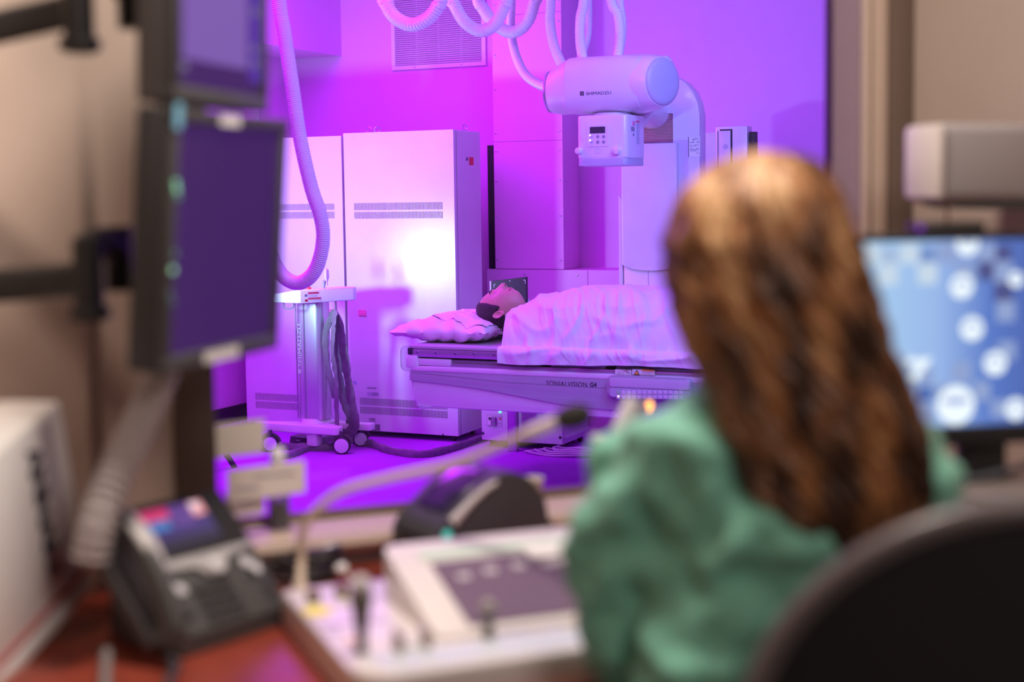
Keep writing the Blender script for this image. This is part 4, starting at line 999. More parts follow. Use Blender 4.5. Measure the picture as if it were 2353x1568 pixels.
def arm(label, z0, pv, link_to, zl, endz):
    t = thing('wall_bracket', label, 'bracket', (pv[0], pv[1], z0), 'world')
    P = Vector(pv); e = Vector((-1.16, 2.02, endz)); m_ = Vector((-.70, 1.86, P.z - .005 + (endz - P.z) * .25))
    ar = part('arm_bar', tube(B(), [P, m_, e], lambda t_, i: .022, 8, flat=(.5, 1)), BLACK, t)
    part('pivot', lathe(B(), [(.018, -.055), (.026, -.05), (.026, -.038), (.019, -.034), (.019, .05), (.014, .054)], P, (0, 0, 1), 20), BLACK, t)
    L_ = Vector(link_to)
    part('link', tube(B(), spline([P + Vector((0, 0, .04)), P.lerp(L_, .5) + Vector((0, 0, .035)), L_], 4), .018, 10), BLACK, t)
    part('mount_plate', tube(B(), [L_ + Vector((.0, 0, -.045)), L_ + Vector((0, 0, .04))], .022, 10, flat=(1, .8)), BLACK, t)
    part('wall_plate', box(B(), -1.20, -1.16, 1.98, 2.06, endz - .06, endz + .06, .004), BLACK, t)
arm('lower black jointed wall bracket holding the lower left monitor', 1.2, w3(203, 640, 1.80), w3(272, 590, 1.87), 0, 1.20)
arm('upper black jointed wall bracket behind the upper left monitor', 1.5, w3(180, 20, 1.80), w3(300, -15, 1.87), 0, 1.50)

# cable conduit from the lower monitor
bm = tube(B(), resample(spline([w3(372, 850, 1.86), w3(340, 930, 1.84), w3(295, 1030, 1.80), w3(250, 1130, 1.77), w3(225, 1200, 1.75), w3(205, 1290, 1.745)], 10), .0034), lambda t_, i: .0250 * (1 if i % 4 < 2 else .84), 16)
solo('cable_conduit', bm, mat('grey ribbed conduit', (.46, .42, .42), .45), 'thick grey ribbed cable conduit falling from the lower left monitor behind the phone', 'cable conduit', w3(205, 1290, 1.745), 'world')

# ------------------------------------------------------------------ white box file at the left
yb = math.radians(80)
t = thing('box_file', 'tall white box file leaning at the far left of the desk with dark vertical lettering', 'box file', (-.620, 1.755, .7505), 'world', local=True,
    tilt=Matrix.Rotation(yb, 3, 'Z') @ Matrix.Rotation(math.radians(-14), 3, 'Y'))
part('case', box(B(), -.14, .19, 0, .09, .008, .280, .006), PAPER, t)
part('grey_band', box(B(), .128, .152, -.001, .001, .04, .268), mat('pale grey card', (.52, .50, .55), .6), t)
part('base_band', box(B(), -.141, .191, -.003, .092, 0, .022, .002), PAPER, t); part('red_line', box(B(), -.14, .188, -.0035, .0, .030, .037), mat('dull red print', (.45, .08, .09), .6), t)
bm = text_bm('ANNARE', .040, 1.15, .0022, .0006)
part('lettering', place(bm, frame_m((.088, -.0012, .250), (0, 0, -1), (1, 0, 0))), INK, t)
part('red_mark', box(B(), .090, .122, -.0015, .0, .062, .098, .0005), mat('salmon print', (.75, .32, .28), .6), t)

# ------------------------------------------------------------------ desk phone
yp = math.radians(53)
t = thing('desk_phone', 'charcoal desk phone with colour display and handset on the desk', 'phone', (-.452, 1.722, .7505), 'world', local=True, yaw=yp)
sl = math.atan2(.15, .145)
def PS(x, v, h=0):      # on the sloping face: x across, v up the slope, h off the face
    return Vector((x, .004 + v * math.cos(sl) - h * math.sin(sl), .02 + v * math.sin(sl) + h * math.cos(sl)))
PSF = lambda a, b, h: PS(a, b, h)
part('base', prism(B(), [(0, .002), (0, .02), (.145, .165), (.158, .16), (.135, .02), (.12, .002)], YZ, .045, .232, .004), PHONEM, t)
part('stand', prism(B(), [(.05, .0), (.06, .06), (.15, .14), (.165, .0)], YZ, .06, .215, .003), PHONEM, t)
fp = part('face_plate', prism(B(), rrect(.048, .232, 0, .200, .012), PSF, 0, .008, .002), PHONEM, t)
dsp = part('display_bezel', prism(B(), rrect(.050, .231, .108, .198, .006), PSF, .008, .013, .002), BLACK, fp)
def scr(x0, x1, v0, v1, col, s_, h=.0138): part('display_area', prism(B(), [(x0, v0), (x1, v0), (x1, v1), (x0, v1)], PSF, .013, h), emis('phone %s' % (col,), col, s_), dsp)
scr(.075, .190, .126, .188, (.10, .06, .32), .55)
scr(.076, .128, .170, .187, (.85, .06, .22), .8, .0142); scr(.076, .122, .154, .169, (.10, .30, .75), .7, .0142); scr(.128, .165, .154, .187, (.22, .10, .48), .6, .0142)
scr(.166, .188, .165, .187, (.9, .35, .35), 1.0, .0144); scr(.168, .180, .174, .186, (.9, .7, .8), 1.1, .0148); scr(.076, .188, .127, .140, (.08, .06, .14), .4, .0142)
part('silver_bar', prism(B(), [(.050, .100), (.050, .108), (.231, .108), (.231, .100), (.175, .094), (.168, .076), (.150, .070), (.132, .076), (.120, .092), (.085, .094)], PSF, .008, .015, .002), SILV, fp, 'silver navigation bar')
part('navigation_ring', lathe(B(), [(.012, .0), (.012, .004), (.008, .005), (.001, .004)], PS(.151, .084, .015), (PS(0, 0, 1) - PS(0, 0, 0)), 18), CABS, fp)
for r_ in range(4):
    for k in range(3):
        c_ = PS(.108 + .022 * k, .060 - .0155 * r_, .008)
        part('key', prism(B(), rrect(.108 + .022 * k - .008, .108 + .022 * k + .008, .054 - .0155 * r_, .065 - .0155 * r_, .003, 3), PSF, .008, .0115, .0008), BLACK, fp)
for x_, v_ in ((.072, .078), (.084, .066), (.072, .030), (.205, .080), (.215, .066), (.203, .060), (.214, .040), (.214, .025)):
    part('round_key', lathe(B(), [(.0085, 0), (.0085, .003), (.006, .004), (.001, .004)], PS(x_, v_, .008), (PS(0, 0, 1) - PS(0, 0, 0)), 16), CABS if v_ > .06 else BLACK, fp)
bm = B(); HP = [PS(.022, .004, .02), PS(.022, .012, .034), PS(.022, .05, .050), PS(.022, .10, .056), PS(.022, .15, .050), PS(.022, .188, .036), PS(.022, .198, .02)]
tube(bm, spline(HP, 5), lambda t_, i: .017 + .008 * abs(2 * t_ - 1) ** 2, 16, flat=(1.15, .8))
hs = part('handset', bm, PHONEM, t, 'curved charcoal handset')
part('handset_inlay', tube(B(), spline([p + Vector((.004, -.008, .013)) for p in HP[2:6]], 5), lambda t_, i: .003 + .0075 * math.sin(math.pi * t_), 12, flat=(1.3, .5)), mat('pale grey inlay', (.55, .53, .52), .35), hs)
part('handset_cradle', prism(B(), rrect(.0, .046, .0, .200, .01), PSF, -.006, .012, .003), PHONEM, t)
part('earpiece', lathe(B(), [(.02, -.012), (.021, 0), (.014, .006)], PS(.022, .180, .018), (PS(0, 0, 1) - PS(0, 0, 0)), 18), BLACK, t)
solo('phone_cord', tube(B(), spline([w3(385, 1500, 1.72) + Vector((0, 0, -.005)), pz(405, 1530, .762, 'world'), pz(390, 1560, .762, 'world'), pz(370, 1640, .762, 'world')], 8), .0055, 10), MONS, 'grey phone cord leaving the front of the desk phone', 'cord', pz(405, 1530, .756, 'world'), 'world')
solo('grey_cord', tube(B(), spline([pz(245, 1500, .765, 'world'), pz(243, 1535, .76, 'world'), pz(240, 1600, .76, 'world')], 8), .0065, 10), mat('mid grey cord', (.24, .22, .22), .5), 'pale grey cord on the desk left of the phone cord', 'cord', pz(245, 1500, .756, 'world'), 'world')

# ------------------------------------------------------------------ cards and bottle on the sill
def bq(px, py, T_=TW): return pd(px, py, T_, 'booth')
def card(x0, y0, x1, y1, T_, label, sk=0, m_=None, lines=0, seed=0):
    a, b = bq(x0, y0, T_), bq(x1, y1, T_)
    t = thing('note_card', label, 'note', (a.x, T_, b.z), 'booth')
    c = part('paper', prism(B(), [(a.x, b.z), (b.x, b.z + sk), (b.x, a.z + sk), (a.x, a.z)], UZ, T_, T_ + .002), m_ or mat('cream card', (.82, .75, .68), .7), t)
    rnd = random.Random(seed)
    for k in range(lines):
        z_ = a.z - (a.z - b.z) * (k + .8) / (lines + .8); L_ = (b.x - a.x) * rnd.uniform(.3, .55); s0 = a.x + (b.x - a.x) * rnd.uniform(.06, .35)
        part('text_line', box(B(), s0, s0 + L_, T_ - .0006, T_ + .0002, z_, z_ + .003), mat('faded blue ink', (.22, .22, .32), .6), c)
card(478, 978, 610, 1046, 2.250, 'uppermost note card stuck on the window by the left post', .004, mat('tan card', (.66, .60, .50), .7))
card(522, 1082, 702, 1140, 2.185, 'wide printed note card standing across the small bottle on the sill', .006, lines=2, seed=2)
card(520, 1130, 608, 1186, 2.192, 'lowest note card at the bottom left corner of the window', .004, mat('pink white card', (.80, .70, .70), .7), 1, 5)
q = bq(642, 1197, 2.228)
t = thing('sanitizer_bottle', 'small clear bottle with white cap standing on the window sill', 'bottle', (q.x, 2.228, OZ0 + .0005), 'booth', local=True)
part('bottle_body', lathe(B(), [(.012, 0), (.0165, .002), (.017, .02), (.017, .085), (.016, .092), (.0085, .100), (.008, .106)], n=24), LENSG, t)
part('contents', lathe(B(), [(.011, .002), (.0155, .004), (.0155, .045), (.001, .045)], n=20), mat('dark liquid', (.03, .035, .04), .4), t)
part('cap', lathe(B(), [(.0105, .104), (.0115, .106), (.0115, .126), (.009, .130), (.001, .1305)], n=20), PAPER, t)
part('bottle_label', lathe(B(), [(.0172, .078), (.0174, .080), (.0174, .086), (.0172, .088)], n=20, ), MON, t)

# ------------------------------------------------------------------ label printer
t = thing('label_printer', 'rounded black label printer with white side stripe and teal light', 'printer', (-.120, 2.10, .7505), 'world', yaw=math.radians(34), local=True)
prof = [(.004, .004), (.0, .03), (.0, .06), (.012, .082), (.04, .104), (.08, .134), (.115, .150), (.145, .150), (.175, .136), (.198, .108), (.208, .07), (.205, .02), (.200, .004)]
PR = [(p.x, p.y) for p in spline([(a, b, 0) for a, b in prof], 4)]
part('side_cover', prism(B(), PR, UZ, 0, .016, .004), MON, t)
part('body', prism(B(), [(a, b * .985 if b > .06 else b) for a, b in PR], UZ, .016, .115, .003), PHONEM, t)
part('side_cover', prism(B(), PR, UZ, .115, .13, .004), MON, t)
part('smoked_lid', prism(B(), [(.03, .100), (.06, .122), (.10, .146), (.14, .152), (.16, .146), (.15, .140), (.10, .132), (.06, .11)], UZ, .022, .11, .002), mat('smoked violet lid', (.035, .025, .07), .12), t)
bm = B(); SP = [(.030, .088), (.045, .100), (.066, .116), (.092, .132), (.112, .140)]
tube(bm, spline([(a, -.001, b) for a, b in SP], 5), lambda t_, i: .009 - .005 * t_, 10, flat=(.35, 1)); part('side_stripe', bm, PAPER, t, 'white side stripe')
part('status_light', lathe(B(), [(.008, 0), (.006, .003), (.001, .004)], (.021, 0, .070), (0, -1, 0), 16), emis('teal led', (.05, .62, .52), .9), t)
part('front_slot', box(B(), -.002, .004, .02, .11, .058, .064), DARK, t)
part('latch', box(B(), .198, .222, .005, .03, .045, .065, .004), BLACK, t)
for x_ in (.02, .18):
    for y_ in (.01, .11): part('foot', cyl(B(), (x_, y_, 0), (x_, y_, .006), .008), RUB, t)
t = thing('plastic_cup', 'small cream paper cup on the sill right of the label printer', 'cup', (bq(1222, 1158, 2.24).x, 2.235, OZ0 + .0005), 'booth', local=True)
part('cup_wall', lathe(B(), [(.001, .0), (.014, 0), (.0175, .040), (.0185, .042), (.0165, .040), (.013, .002), (.001, .003)], n=24), mat('cream paper', (.72, .60, .52), .6), t)
part('rim', tube(B(), [(.018 * math.cos(i * math.pi / 12), .018 * math.sin(i * math.pi / 12), .042) for i in range(24)], .0014, 6, close=True), PAPER, t)

# black cable bundle with pale plugs
bm = B()
for k in range(4):
    ctr = pz(690 + 12 * k, 1310 - 6 * k, .765, 'booth'); n = 28
    tube(bm, [(ctr.x + (.062 - .009 * k) * math.cos(2 * math.pi * i / n), ctr.y + (.040 + .006 * k) * math.sin(2 * math.pi * i / n), .760 + .008 * k + .012 * max(0, math.sin(2 * math.pi * i / n + k))) for i in range(n)], .0052, 8, close=True)
solo('black_cable_bundle', bm, BLACK, 'bundle of black cable loops on the desk below the window ledge', 'cable', pz(690, 1310, .752, 'booth'), 'booth')
for (x_, y_, r_, lb) in ((757, 1252, .0115, 'white cable plug resting on top of the black cable bundle'), (783, 1290, .0085, 'smaller pale plug at the right end of the cable bundle')):
    p = pz(x_, y_, .795, 'booth'); t = thing('cable_plug', lb, 'plug', (p.x, p.y, p.z - .012), 'booth', local=True)
    part('body', lathe(B(), [(r_ * .6, -r_), (r_, -r_ * .5), (r_, r_ * .6), (r_ * .5, r_ * 1.2)], ax=(1, .3, .2), n=16), PAPER, t)
    part('cable_tail', tube(B(), spline([(0, 0, 0), (.012, .0, -.012), (.022, .004, -.026)], 5), .003, 8), PAPER, t)
p = pz(652, 1398, .765, 'booth'); t = thing('ear_plug', 'round white ball between the phone and the console corner', 'plug', (p.x, p.y, .7505), 'booth', local=True)
part('ball', lathe(B(), [(.013 * math.sin(a), .013 - .013 * math.cos(a)) for a in [i * math.pi / 12 for i in range(13)]], n=20), PAPER, t); part('seam', tube(B(), [(.0131 * math.cos(i * math.pi / 10), .0131 * math.sin(i * math.pi / 10), .013) for i in range(20)], .0006, 6, close=True), CABS, t)

# ------------------------------------------------------------------ exposure console
t = thing('control_console', 'white control console with joysticks, raised display panel and a yellow sticker', 'control panel', (.39, 1.5, .7505), 'booth')
c0, c1, c2, c3 = .388, .92, 1.497, 1.893
def chamf(x0, x1, y0, y1, r_): 
    P = rrect(x0, x1, y0, y1, .012); return P
poly = [(c0 + .05, c2)] + [(c0 + .05 - .045 * math.sin(a), c2 + .045 - .045 * math.cos(a)) for a in [math.radians(v) for v in (20, 45, 70, 90)]] + [(c0, c3 - .01), (c0 + .01, c3), (c1, c3), (c1, c2)]
part('housing', prism(B(), poly, XY, .7505, .798, .006), CREAM, t)
part('front_strip', prism(B(), [(c0 + .05, c2 + .012), (c0 + .022, c2 + .07), (c1 - .01, c2 + .07), (c1 - .01, c2 + .012)], XY, .798, .7992), CONB, t, 'pale blue-grey front strip')
def RZ(a, b, h): return (a, b, .800 + (b - 1.585) / .225 * .058 + h)
rp = part('raised_panel', prism(B(), rrect(.512, .80, 1.585, 1.815, .014), lambda a, b, h: RZ(a, b, h) if h > 0 else (a, b, .796), 0, .004, .002), CREAM, t, 'sloping raised panel')
part('touch_display', prism(B(), [(.560, 1.600), (.790, 1.600), (.790, 1.755), (.560, 1.755)], RZ, .0045, .0055), mat('mauve display', (.19, .135, .18), .25), rp, 'dull mauve display')
part('green_strip', prism(B(), [(.553, 1.765), (.775, 1.765), (.775, 1.788), (.553, 1.788)], RZ, .0045, .006), mat('pale green strip', (.62, .76, .66), .4), rp, 'pale green display strip')
part('white_tab', prism(B(), rrect(.695, .785, 1.735, 1.772, .004), RZ, .0055, .008), PAPER, rp)
for k, (x_, y_) in enumerate(((.583, 1.705), (.622, 1.712), (.664, 1.717), (.705, 1.712), (.725, 1.714))): part('display_key', prism(B(), rrect(x_, x_ + .018, y_, y_ + .014, .003), RZ, .0055, .0065), mat('pale display key', (.6, .55, .57), .4), rp)
def knob(x, y, name, prof, m_, lab=None, z=.798): return part(name, lathe(B(), prof, (x, y, z), n=20), m_, t, lab)
BR = mat('brown knob', (.20, .15, .09), .4)
for px, y in ((720, 1378), (785, 1366)):
    q = pz(px, y, .80, 'booth'); knob(q.x, q.y, 'knob', [(.010, 0), (.010, .010), (.008, .014), (.001, .015)], BR)
q = pz(730, 1402, .80, 'booth'); part('yellow_sticker', lathe(B(), [(.020, 0), (.020, .0012), (.001, .0013)], (q.x, q.y, .798), n=20), mat('yellow sticker', (.95, .82, .02), .5), t, 'round yellow sticker')
q = pz(832, 1496, .80, 'booth'); j = knob(q.x, q.y, 'joystick', [(.0075, 0), (.006, .01), (.008, .03), (.0115, .055), (.0145, .068), (.010, .074), (.001, .075)], mat('dark grey lever', (.11, .10, .09), .4), 'tall dark joystick')
part('joystick_ball', lathe(B(), [(.0125 * math.sin(a), .078 - .0125 * math.cos(a)) for a in [i * math.pi / 10 for i in range(11)]], (q.x, q.y, .800), n=18), mat('pale ball', (.6, .56, .56), .25), j)
q = pz(1123, 1462, .80, 'booth'); j = knob(q.x, q.y, 'joystick', [(.0075, 0), (.0055, .006), (.0065, .022), (.009, .03), (.001, .032)], mat('dark grey lever', (.11, .10, .09), .4), 'short grey joystick')
part('joystick_ball', lathe(B(), [(.0095 * math.sin(a), .036 - .0095 * math.cos(a)) for a in [i * math.pi / 10 for i in range(11)]], (q.x, q.y, .800), n=18), mat('tan ball', (.40, .36, .33), .25), j)
for d_ in (-.017, .017):
    q = pz(948, 1490, .80, 'booth'); part('switch_guard', box(B(), q.x + d_ - .0035, q.x + d_ + .0035, q.y - .012, q.y + .016, .798, .822, .001), mat('beige guard', (.42, .35, .31), .4), t)
part('guarded_switch', box(B(), q.x - .008, q.x + .008, q.y - .006, q.y + .01, .798, .806, .002), PAPER, t)
for px, py, w_, c in ((735, 1430, .015, (.35, .28, .45)), (765, 1450, .018, (.35, .30, .5)), (805, 1470, .012, (.7, .3, .2)), (875, 1425, .02, (.4, .33, .5)), (960, 1382, .02, (.5, .4, .45)), (1060, 1462, .02, (.5, .42, .42)), (1180, 1452, .05, (.45, .42, .6)), (1260, 1440, .03, (.5, .45, .65))):
    q = pz(px, py, .80, 'booth'); part('printed_key', prism(B(), rrect(q.x - w_ / 2, q.x + w_ / 2, q.y - .006, q.y + .006, .002), XY, .798, .7995), mat('key %s' % (c,), tuple(min(1, v * 1.2 + .12) for v in c), .5), t)
part('mid_slot', box(B(), .405, .475, 1.700, 1.703, .798, .7992), MON, t)
# gooseneck microphone
NK = [pz(690, 1348, .798, 'world'), w3(692, 1290, 1.95), w3(697, 1220, 1.95), w3(725, 1175, 1.945), w3(790, 1128, 1.935), w3(900, 1098, 1.92), w3(1030, 1070, 1.90), w3(1130, 1032, 1.87), w3(1215, 995, 1.84), w3(1290, 965, 1.81)]
t = thing('gooseneck_microphone', 'cream gooseneck microphone with dark foam tip rising from the console', 'microphone', tuple(NK[0]), 'world')
bg = mat('cream gooseneck', (.62, .49, .38), .4)
part('neck', tube(B(), spline(NK[:-1], 8), lambda t_, i: .0065 if i % 2 else .0060, 12), bg, t)
part('capsule', tube(B(), [NK[-2], NK[-1]], lambda t_, i: .0082, 14), mat('bright cream capsule', (.85, .76, .66), .35), t, 'bright cream capsule')
ad = (w3(1358, 948, 1.79) - NK[-1]).normalized()
part('foam_tip', lathe(B(), [(.010, -.004), (.0145, .004), (.0165, .016), (.0155, .030), (.010, .040), (.001, .043)], NK[-1], ad, 24), mat('dark foam', (.045, .040, .035), .95, bump=1, bscale=900), t, 'dark foam tip')
part('mic_base', lathe(B(), [(.010, 0), (.010, .004), (.007, .007)], NK[0], n=20), bg, t)

# items standing behind the woman's shoulder
t = thing('white_handset', 'bright white handset standing on the desk behind the woman\'s shoulder', 'handset', (.158, 1.93, .7505), 'world', local=True, yaw=.3)
part('body', tube(B(), spline([(-.02, 0, .0), (-.02, 0, .10), (-.022, 0, .18), (-.012, 0, .245), (.012, 0, .298)], 5), lambda t_, i: .02 - .004 * t_, 14, flat=(.7, 1)), PLAST, t); part('cup_base', lathe(B(), [(.035, 0), (.034, .02), (.022, .03)], n=20), PLAST, t)
t = thing('cream_bottle', 'cream bottle standing left of the white handset behind the shoulder', 'bottle', (.118, 1.93, .7505), 'world', local=True)
part('bottle_body', lathe(B(), [(.02, 0), (.022, .01), (.022, .17), (.012, .20), (.011, .225)], n=20), mat('cream plastic', (.7, .62, .52), .4), t); part('cap', lathe(B(), [(.013, .222), (.013, .25), (.001, .252)], n=20), mat('cream plastic cap', (.78, .70, .60), .4), t)
# orange digit reflected in the glass, built as a glowing shape; case made up
a = bq(1491, 934, 2.255)
t = thing('digit_reflection', 'tiny readout with a glowing orange digit above the woman\'s shoulder', 'display', (a.x, 2.255, a.z), 'booth', local=True)  # digit reflected in the glass, built as a glowing shape; no real readout
part('case', box(B(), -.011, .011, -.002, .006, -.018, .018, .002), ACRYL, t)
bm = text_bm('9', .026, 1.0, .0006, .0005, 'CENTER'); part('digit', place(bm, Matrix(((1, 0, 0, 0), (0, 0, -1, -.003), (0, 1, 0, -.009), (0, 0, 0, 1)))), emis('reflected orange digit', (1, .42, .08), 4), t)

# ------------------------------------------------------------------ right display
X0, Y0, Z0 = .444, 1.885, 1.010; yr = math.radians(9)
t = thing('display_monitor', 'desktop monitor at the right showing blue picture of spheres and squares', 'monitor', (X0, Y0, Z0), 'world', yaw=yr, local=True)
W_, H_ = .43, .252
bm = B()
for q in ((-.016, W_ + .016, -.026, 0), (-.016, W_ + .016, H_, H_ + .010), (-.016, 0, 0, H_), (W_, W_ + .016, 0, H_)): box(bm, q[0], q[1], -.006, .01, q[2], q[3], .002)
part('bezel', bm, BLACK, t); part('shell', box(B(), -.014, W_ + .014, .008, .045, -.022, H_ + .008, .008), BLACK, t)
def scrmat():
    m = bpy.data.materials.new('blue picture'); m.use_nodes = True; nt = m.node_tree; N = nt.nodes; L = nt.links
    b = N['Principled BSDF']; b.inputs['Base Color'].default_value = (.01, .01, .02, 1); b.inputs['Roughness'].default_value = .25
    tc = N.new('ShaderNodeTexCoord'); sp = N.new('ShaderNodeSeparateXYZ'); L.new(tc.outputs['Object'], sp.inputs[0])
    mr = N.new('ShaderNodeMapRange'); mr.inputs[1].default_value = 0; mr.inputs[2].default_value = W_; L.new(sp.outputs[0], mr.inputs[0])
    cr = N.new('ShaderNodeValToRGB'); e = cr.color_ramp.elements
    e[0].position = 0; e[0].color = (.42, .68, .92, 1); e[1].position = 1; e[1].color = (.10, .14, .38, 1)
    for p, c in ((.30, (.33, .50, .86, 1)), (.48, (.10, .20, .60, 1)), (.72, (.065, .10, .36, 1))): x = e.new(p); x.color = c
    L.new(mr.outputs[0], cr.inputs[0]); L.new(cr.outputs[0], b.inputs['Emission Color']); b.inputs['Emission Strength'].default_value = .95
    return m
sc = part('screen', box(B(), 0, W_, .0, .008, 0, H_), scrmat(), t, 'glowing blue picture')
px2 = lambda x: (x - 1940) / 3268 * 1.92; py2 = lambda y: H_ - (y - 556) / 3268 * 1.90
def tile(x0, y0, x1, y1, col, s_=.9): part('picture_tile', box(B(), px2(x0), min(W_, px2(x1)), -.0004, .0002, max(0, py2(y1)), min(H_, py2(y0))), emis('tile %s' % (col,), col, s_), sc)
L1, L2, L3 = (.62, .76, .90), (.30, .40, .70), (.075, .09, .28)
for x_, c in ((1975, L1), (2068, L1), (2160, L2), (2255, L2)): tile(x_, 563, x_ + 46, 608, c)
for x_, c in ((2022, (.42, .56, .80)), (2116, (.20, .32, .65)), (2300, L3)): tile(x_, 570, x_ + 40, 606, c)
for x_, c in ((2018, L1), (2112, L1), (2205, L2), (2298, L2)): tile(x_, 608, x_ + 46, 656, c)
for x0, y0, x1, y1, c in ((2305, 700, 2350, 748, L2), (2310, 795, 2353, 840, L2), (2198, 840, 2243, 886, L2), (2110, 850, 2152, 890, L2), (2248, 888, 2292, 932, L2), (2155, 890, 2196, 930, L2), (2075, 885, 2108, 935, L2), (2112, 935, 2156, 977, L2), (2295, 932, 2338, 974, L2), (2258, 606, 2298, 650, L3), (2298, 656, 2345, 700, L3), (2115, 893, 2152, 930, (.08, .17, .5))): tile(x0, y0, x1, y1, c)
def ball(x, y, r_, k=0):
    c = Vector((px2(x), -.0010, py2(y))); r_ = r_ / 3268 * 1.9; n = 28
    P = [(c.x + r_ * math.cos(2 * math.pi * i / n), min(H_, max(0, c.z + r_ * math.sin(2 * math.pi * i / n)))) for i in range(n)]
    s_ = part('picture_sphere', prism(B(), P, UZ, -.0012, -.0004), emis('sphere white', (.85, .95, 1), 1.05), sc)
    P = [(c.x + r_ * .72 * math.cos(a), min(H_, c.z + r_ * .22 + r_ * .20 * math.sin(a))) for a in [2 * math.pi * i / n for i in range(n)]]
    if k == 0: part('picture_shade', prism(B(), P, UZ, -.0020, -.0011), emis('sphere shade', (.42, .52, .85), .9), sc)
for q in ((2231, 566, 27), (2219, 663, 28), (2245, 762, 28), (2303, 845, 28), (2352, 650, 18), (2207, 940, 46), (2356, 955, 26)): ball(*q)
part('picture_arc', tube(B(), [(px2(2075 + 38 * math.cos(a)), -.001, py2(845 + 34 * math.sin(a))) for a in [math.radians(v) for v in range(190, 350, 12)]], .0022, 8, flat=(1, .4)), emis('soft arc', (.5, .6, .85), .9), sc)
bm = prism(B(), [(px2(2085), py2(828)), (px2(2148), py2(828)), (px2(2110), py2(880)), (px2(2092), py2(872)), (px2(2118), py2(842)), (px2(2085), py2(842))], UZ, -.0012, -.0004)
part('picture_glyph', bm, emis('sphere white', (.85, .95, 1), 1.05), sc); part('picture_stroke', box(B(), px2(2030), px2(2082), -.0012, -.0004, py2(848), py2(838)), emis('soft arc', (.5, .6, .85), .9), sc)
part('neck', box(B(), W_ * .42, W_ * .58, .03, .05, -.09, .05, .004), BLACK, t)
part('stand_foot', lathe(B(), [(.11, 0), (.11, .006), (.06, .012), (.001, .013)], (W_ * .5, .03, -.094), n=36, sy=.7), mat('brown grey foot', (.24, .20, .18), .4), t)
q0 = Vector((X0, Y0, 0))
t = thing('web_camera', 'flat black camera bar on top of the right monitor', 'camera', (X0 + .07, Y0 + .02, Z0 + H_ + .0105), 'world', yaw=yr, local=True)
part('body', box(B(), .022, .125, -.012, .012, 0, .014, .003), BLACK, t); part('lens_glint', cyl(B(), (.030, -.0125, .007), (.030, -.0115, .007), .005), emis('violet glint', (.30, .02, .75), .6), t)  # glint on the lens painted as a small violet emission
t = thing('monitor_riser', 'grey brown monitor riser under the right monitor', 'riser', (X0 + .05, Y0 - .06, .7505), 'world', yaw=yr, local=True)
part('shelf', box(B(), 0, .40, -.03, .17, .146, .164, .003), mat('riser laminate', (.22, .18, .16), .5), t)
for x_ in (0, .385): part('side', box(B(), x_, x_ + .015, -.02, .16, 0, .146), mat('riser laminate', (.22, .18, .16), .5), t)
P = [w3(2165, 1105, 1.80), w3(2240, 1100, 1.80), w3(2310, 1085, 1.80), w3(2400, 1060, 1.82)]
solo('monitor_cable', tube(B(), spline(P, 6), .005, 8), BLACK, 'black cable crossing in front of the right monitor foot', 'cable', P[0], 'world')

# wall speaker
t = thing('wall_speaker', 'grey rounded box mounted high on the right wall above the monitor', 'speaker', (1.41, 1.84, 1.31), 'booth')
part('shell', box(B(), 1.405, 1.60, 1.80, 1.90, 1.312, 1.432, .016, 4), mat('grey speaker shell', (.40, .37, .38), .45), t)
part('end_cover', box(B(), 1.398, 1.412, 1.796, 1.88, 1.316, 1.430, .006), mat('pale end cover', (.72, .64, .60), .45), t, 'pale end cover')
part('under_tray', prism(B(), [(1.42, 1.312), (1.60, 1.312), (1.60, 1.296), (1.46, 1.300)], UZ, 1.815, 1.885), MON, t)
part('wall_mount', box(B(), 1.60, 1.634, 1.83, 1.87, 1.34, 1.40, .003), MON, t)
part('wire', tube(B(), spline([(1.455, 1.85, 1.30), (1.458, 1.85, 1.285), (1.456, 1.855, 1.255), (1.47, 1.90, 1.22)], 5), .0022, 6), mat('reddish wire', (.25, .08, .07), .5), t)

# ================================================================== seated woman
LX = .283
wm = thing('person', 'woman seen from behind with long wavy auburn hair in a green gown', 'person', (LX, 1.53, .52), 'world')
MW = Matrix(((1, 0, 0, LX - .008), (0, 1, 0, 1.555), (0, 0, 1, 1.243), (0, 0, 0, 1))) @ Matrix.Rotation(math.radians(180 + 4), 4, 'Z') @ Matrix.Rotation(math.radians(4), 4, 'X')
bm = B(); add_head(bm, MW)
tube(bm, [(LX - .004, 1.545, 1.19), (LX, 1.54, 1.14), (LX, 1.54, 1.10), (LX, 1.54, 1.06)], lambda t_, i: (.05, .05, .058, .075)[i], 20)
def trings(T_, n=2.4, N=40): return [[(cx + w_ * se(2 * math.pi * j / N, n)[0], cy + d_ * se(2 * math.pi * j / N, n)[1], z) for j in range(N)] for z, cx, cy, w_, d_ in T_]
rings(bm, trings([(.52, LX, 1.52, .15, .10), (.62, LX, 1.52, .155, .10), (.75, LX, 1.53, .135, .088), (.90, LX, 1.54, .150, .09), (1.02, LX, 1.545, .145, .070), (1.06, LX, 1.545, .10, .05), (1.10, LX, 1.545, .06, .045)]))
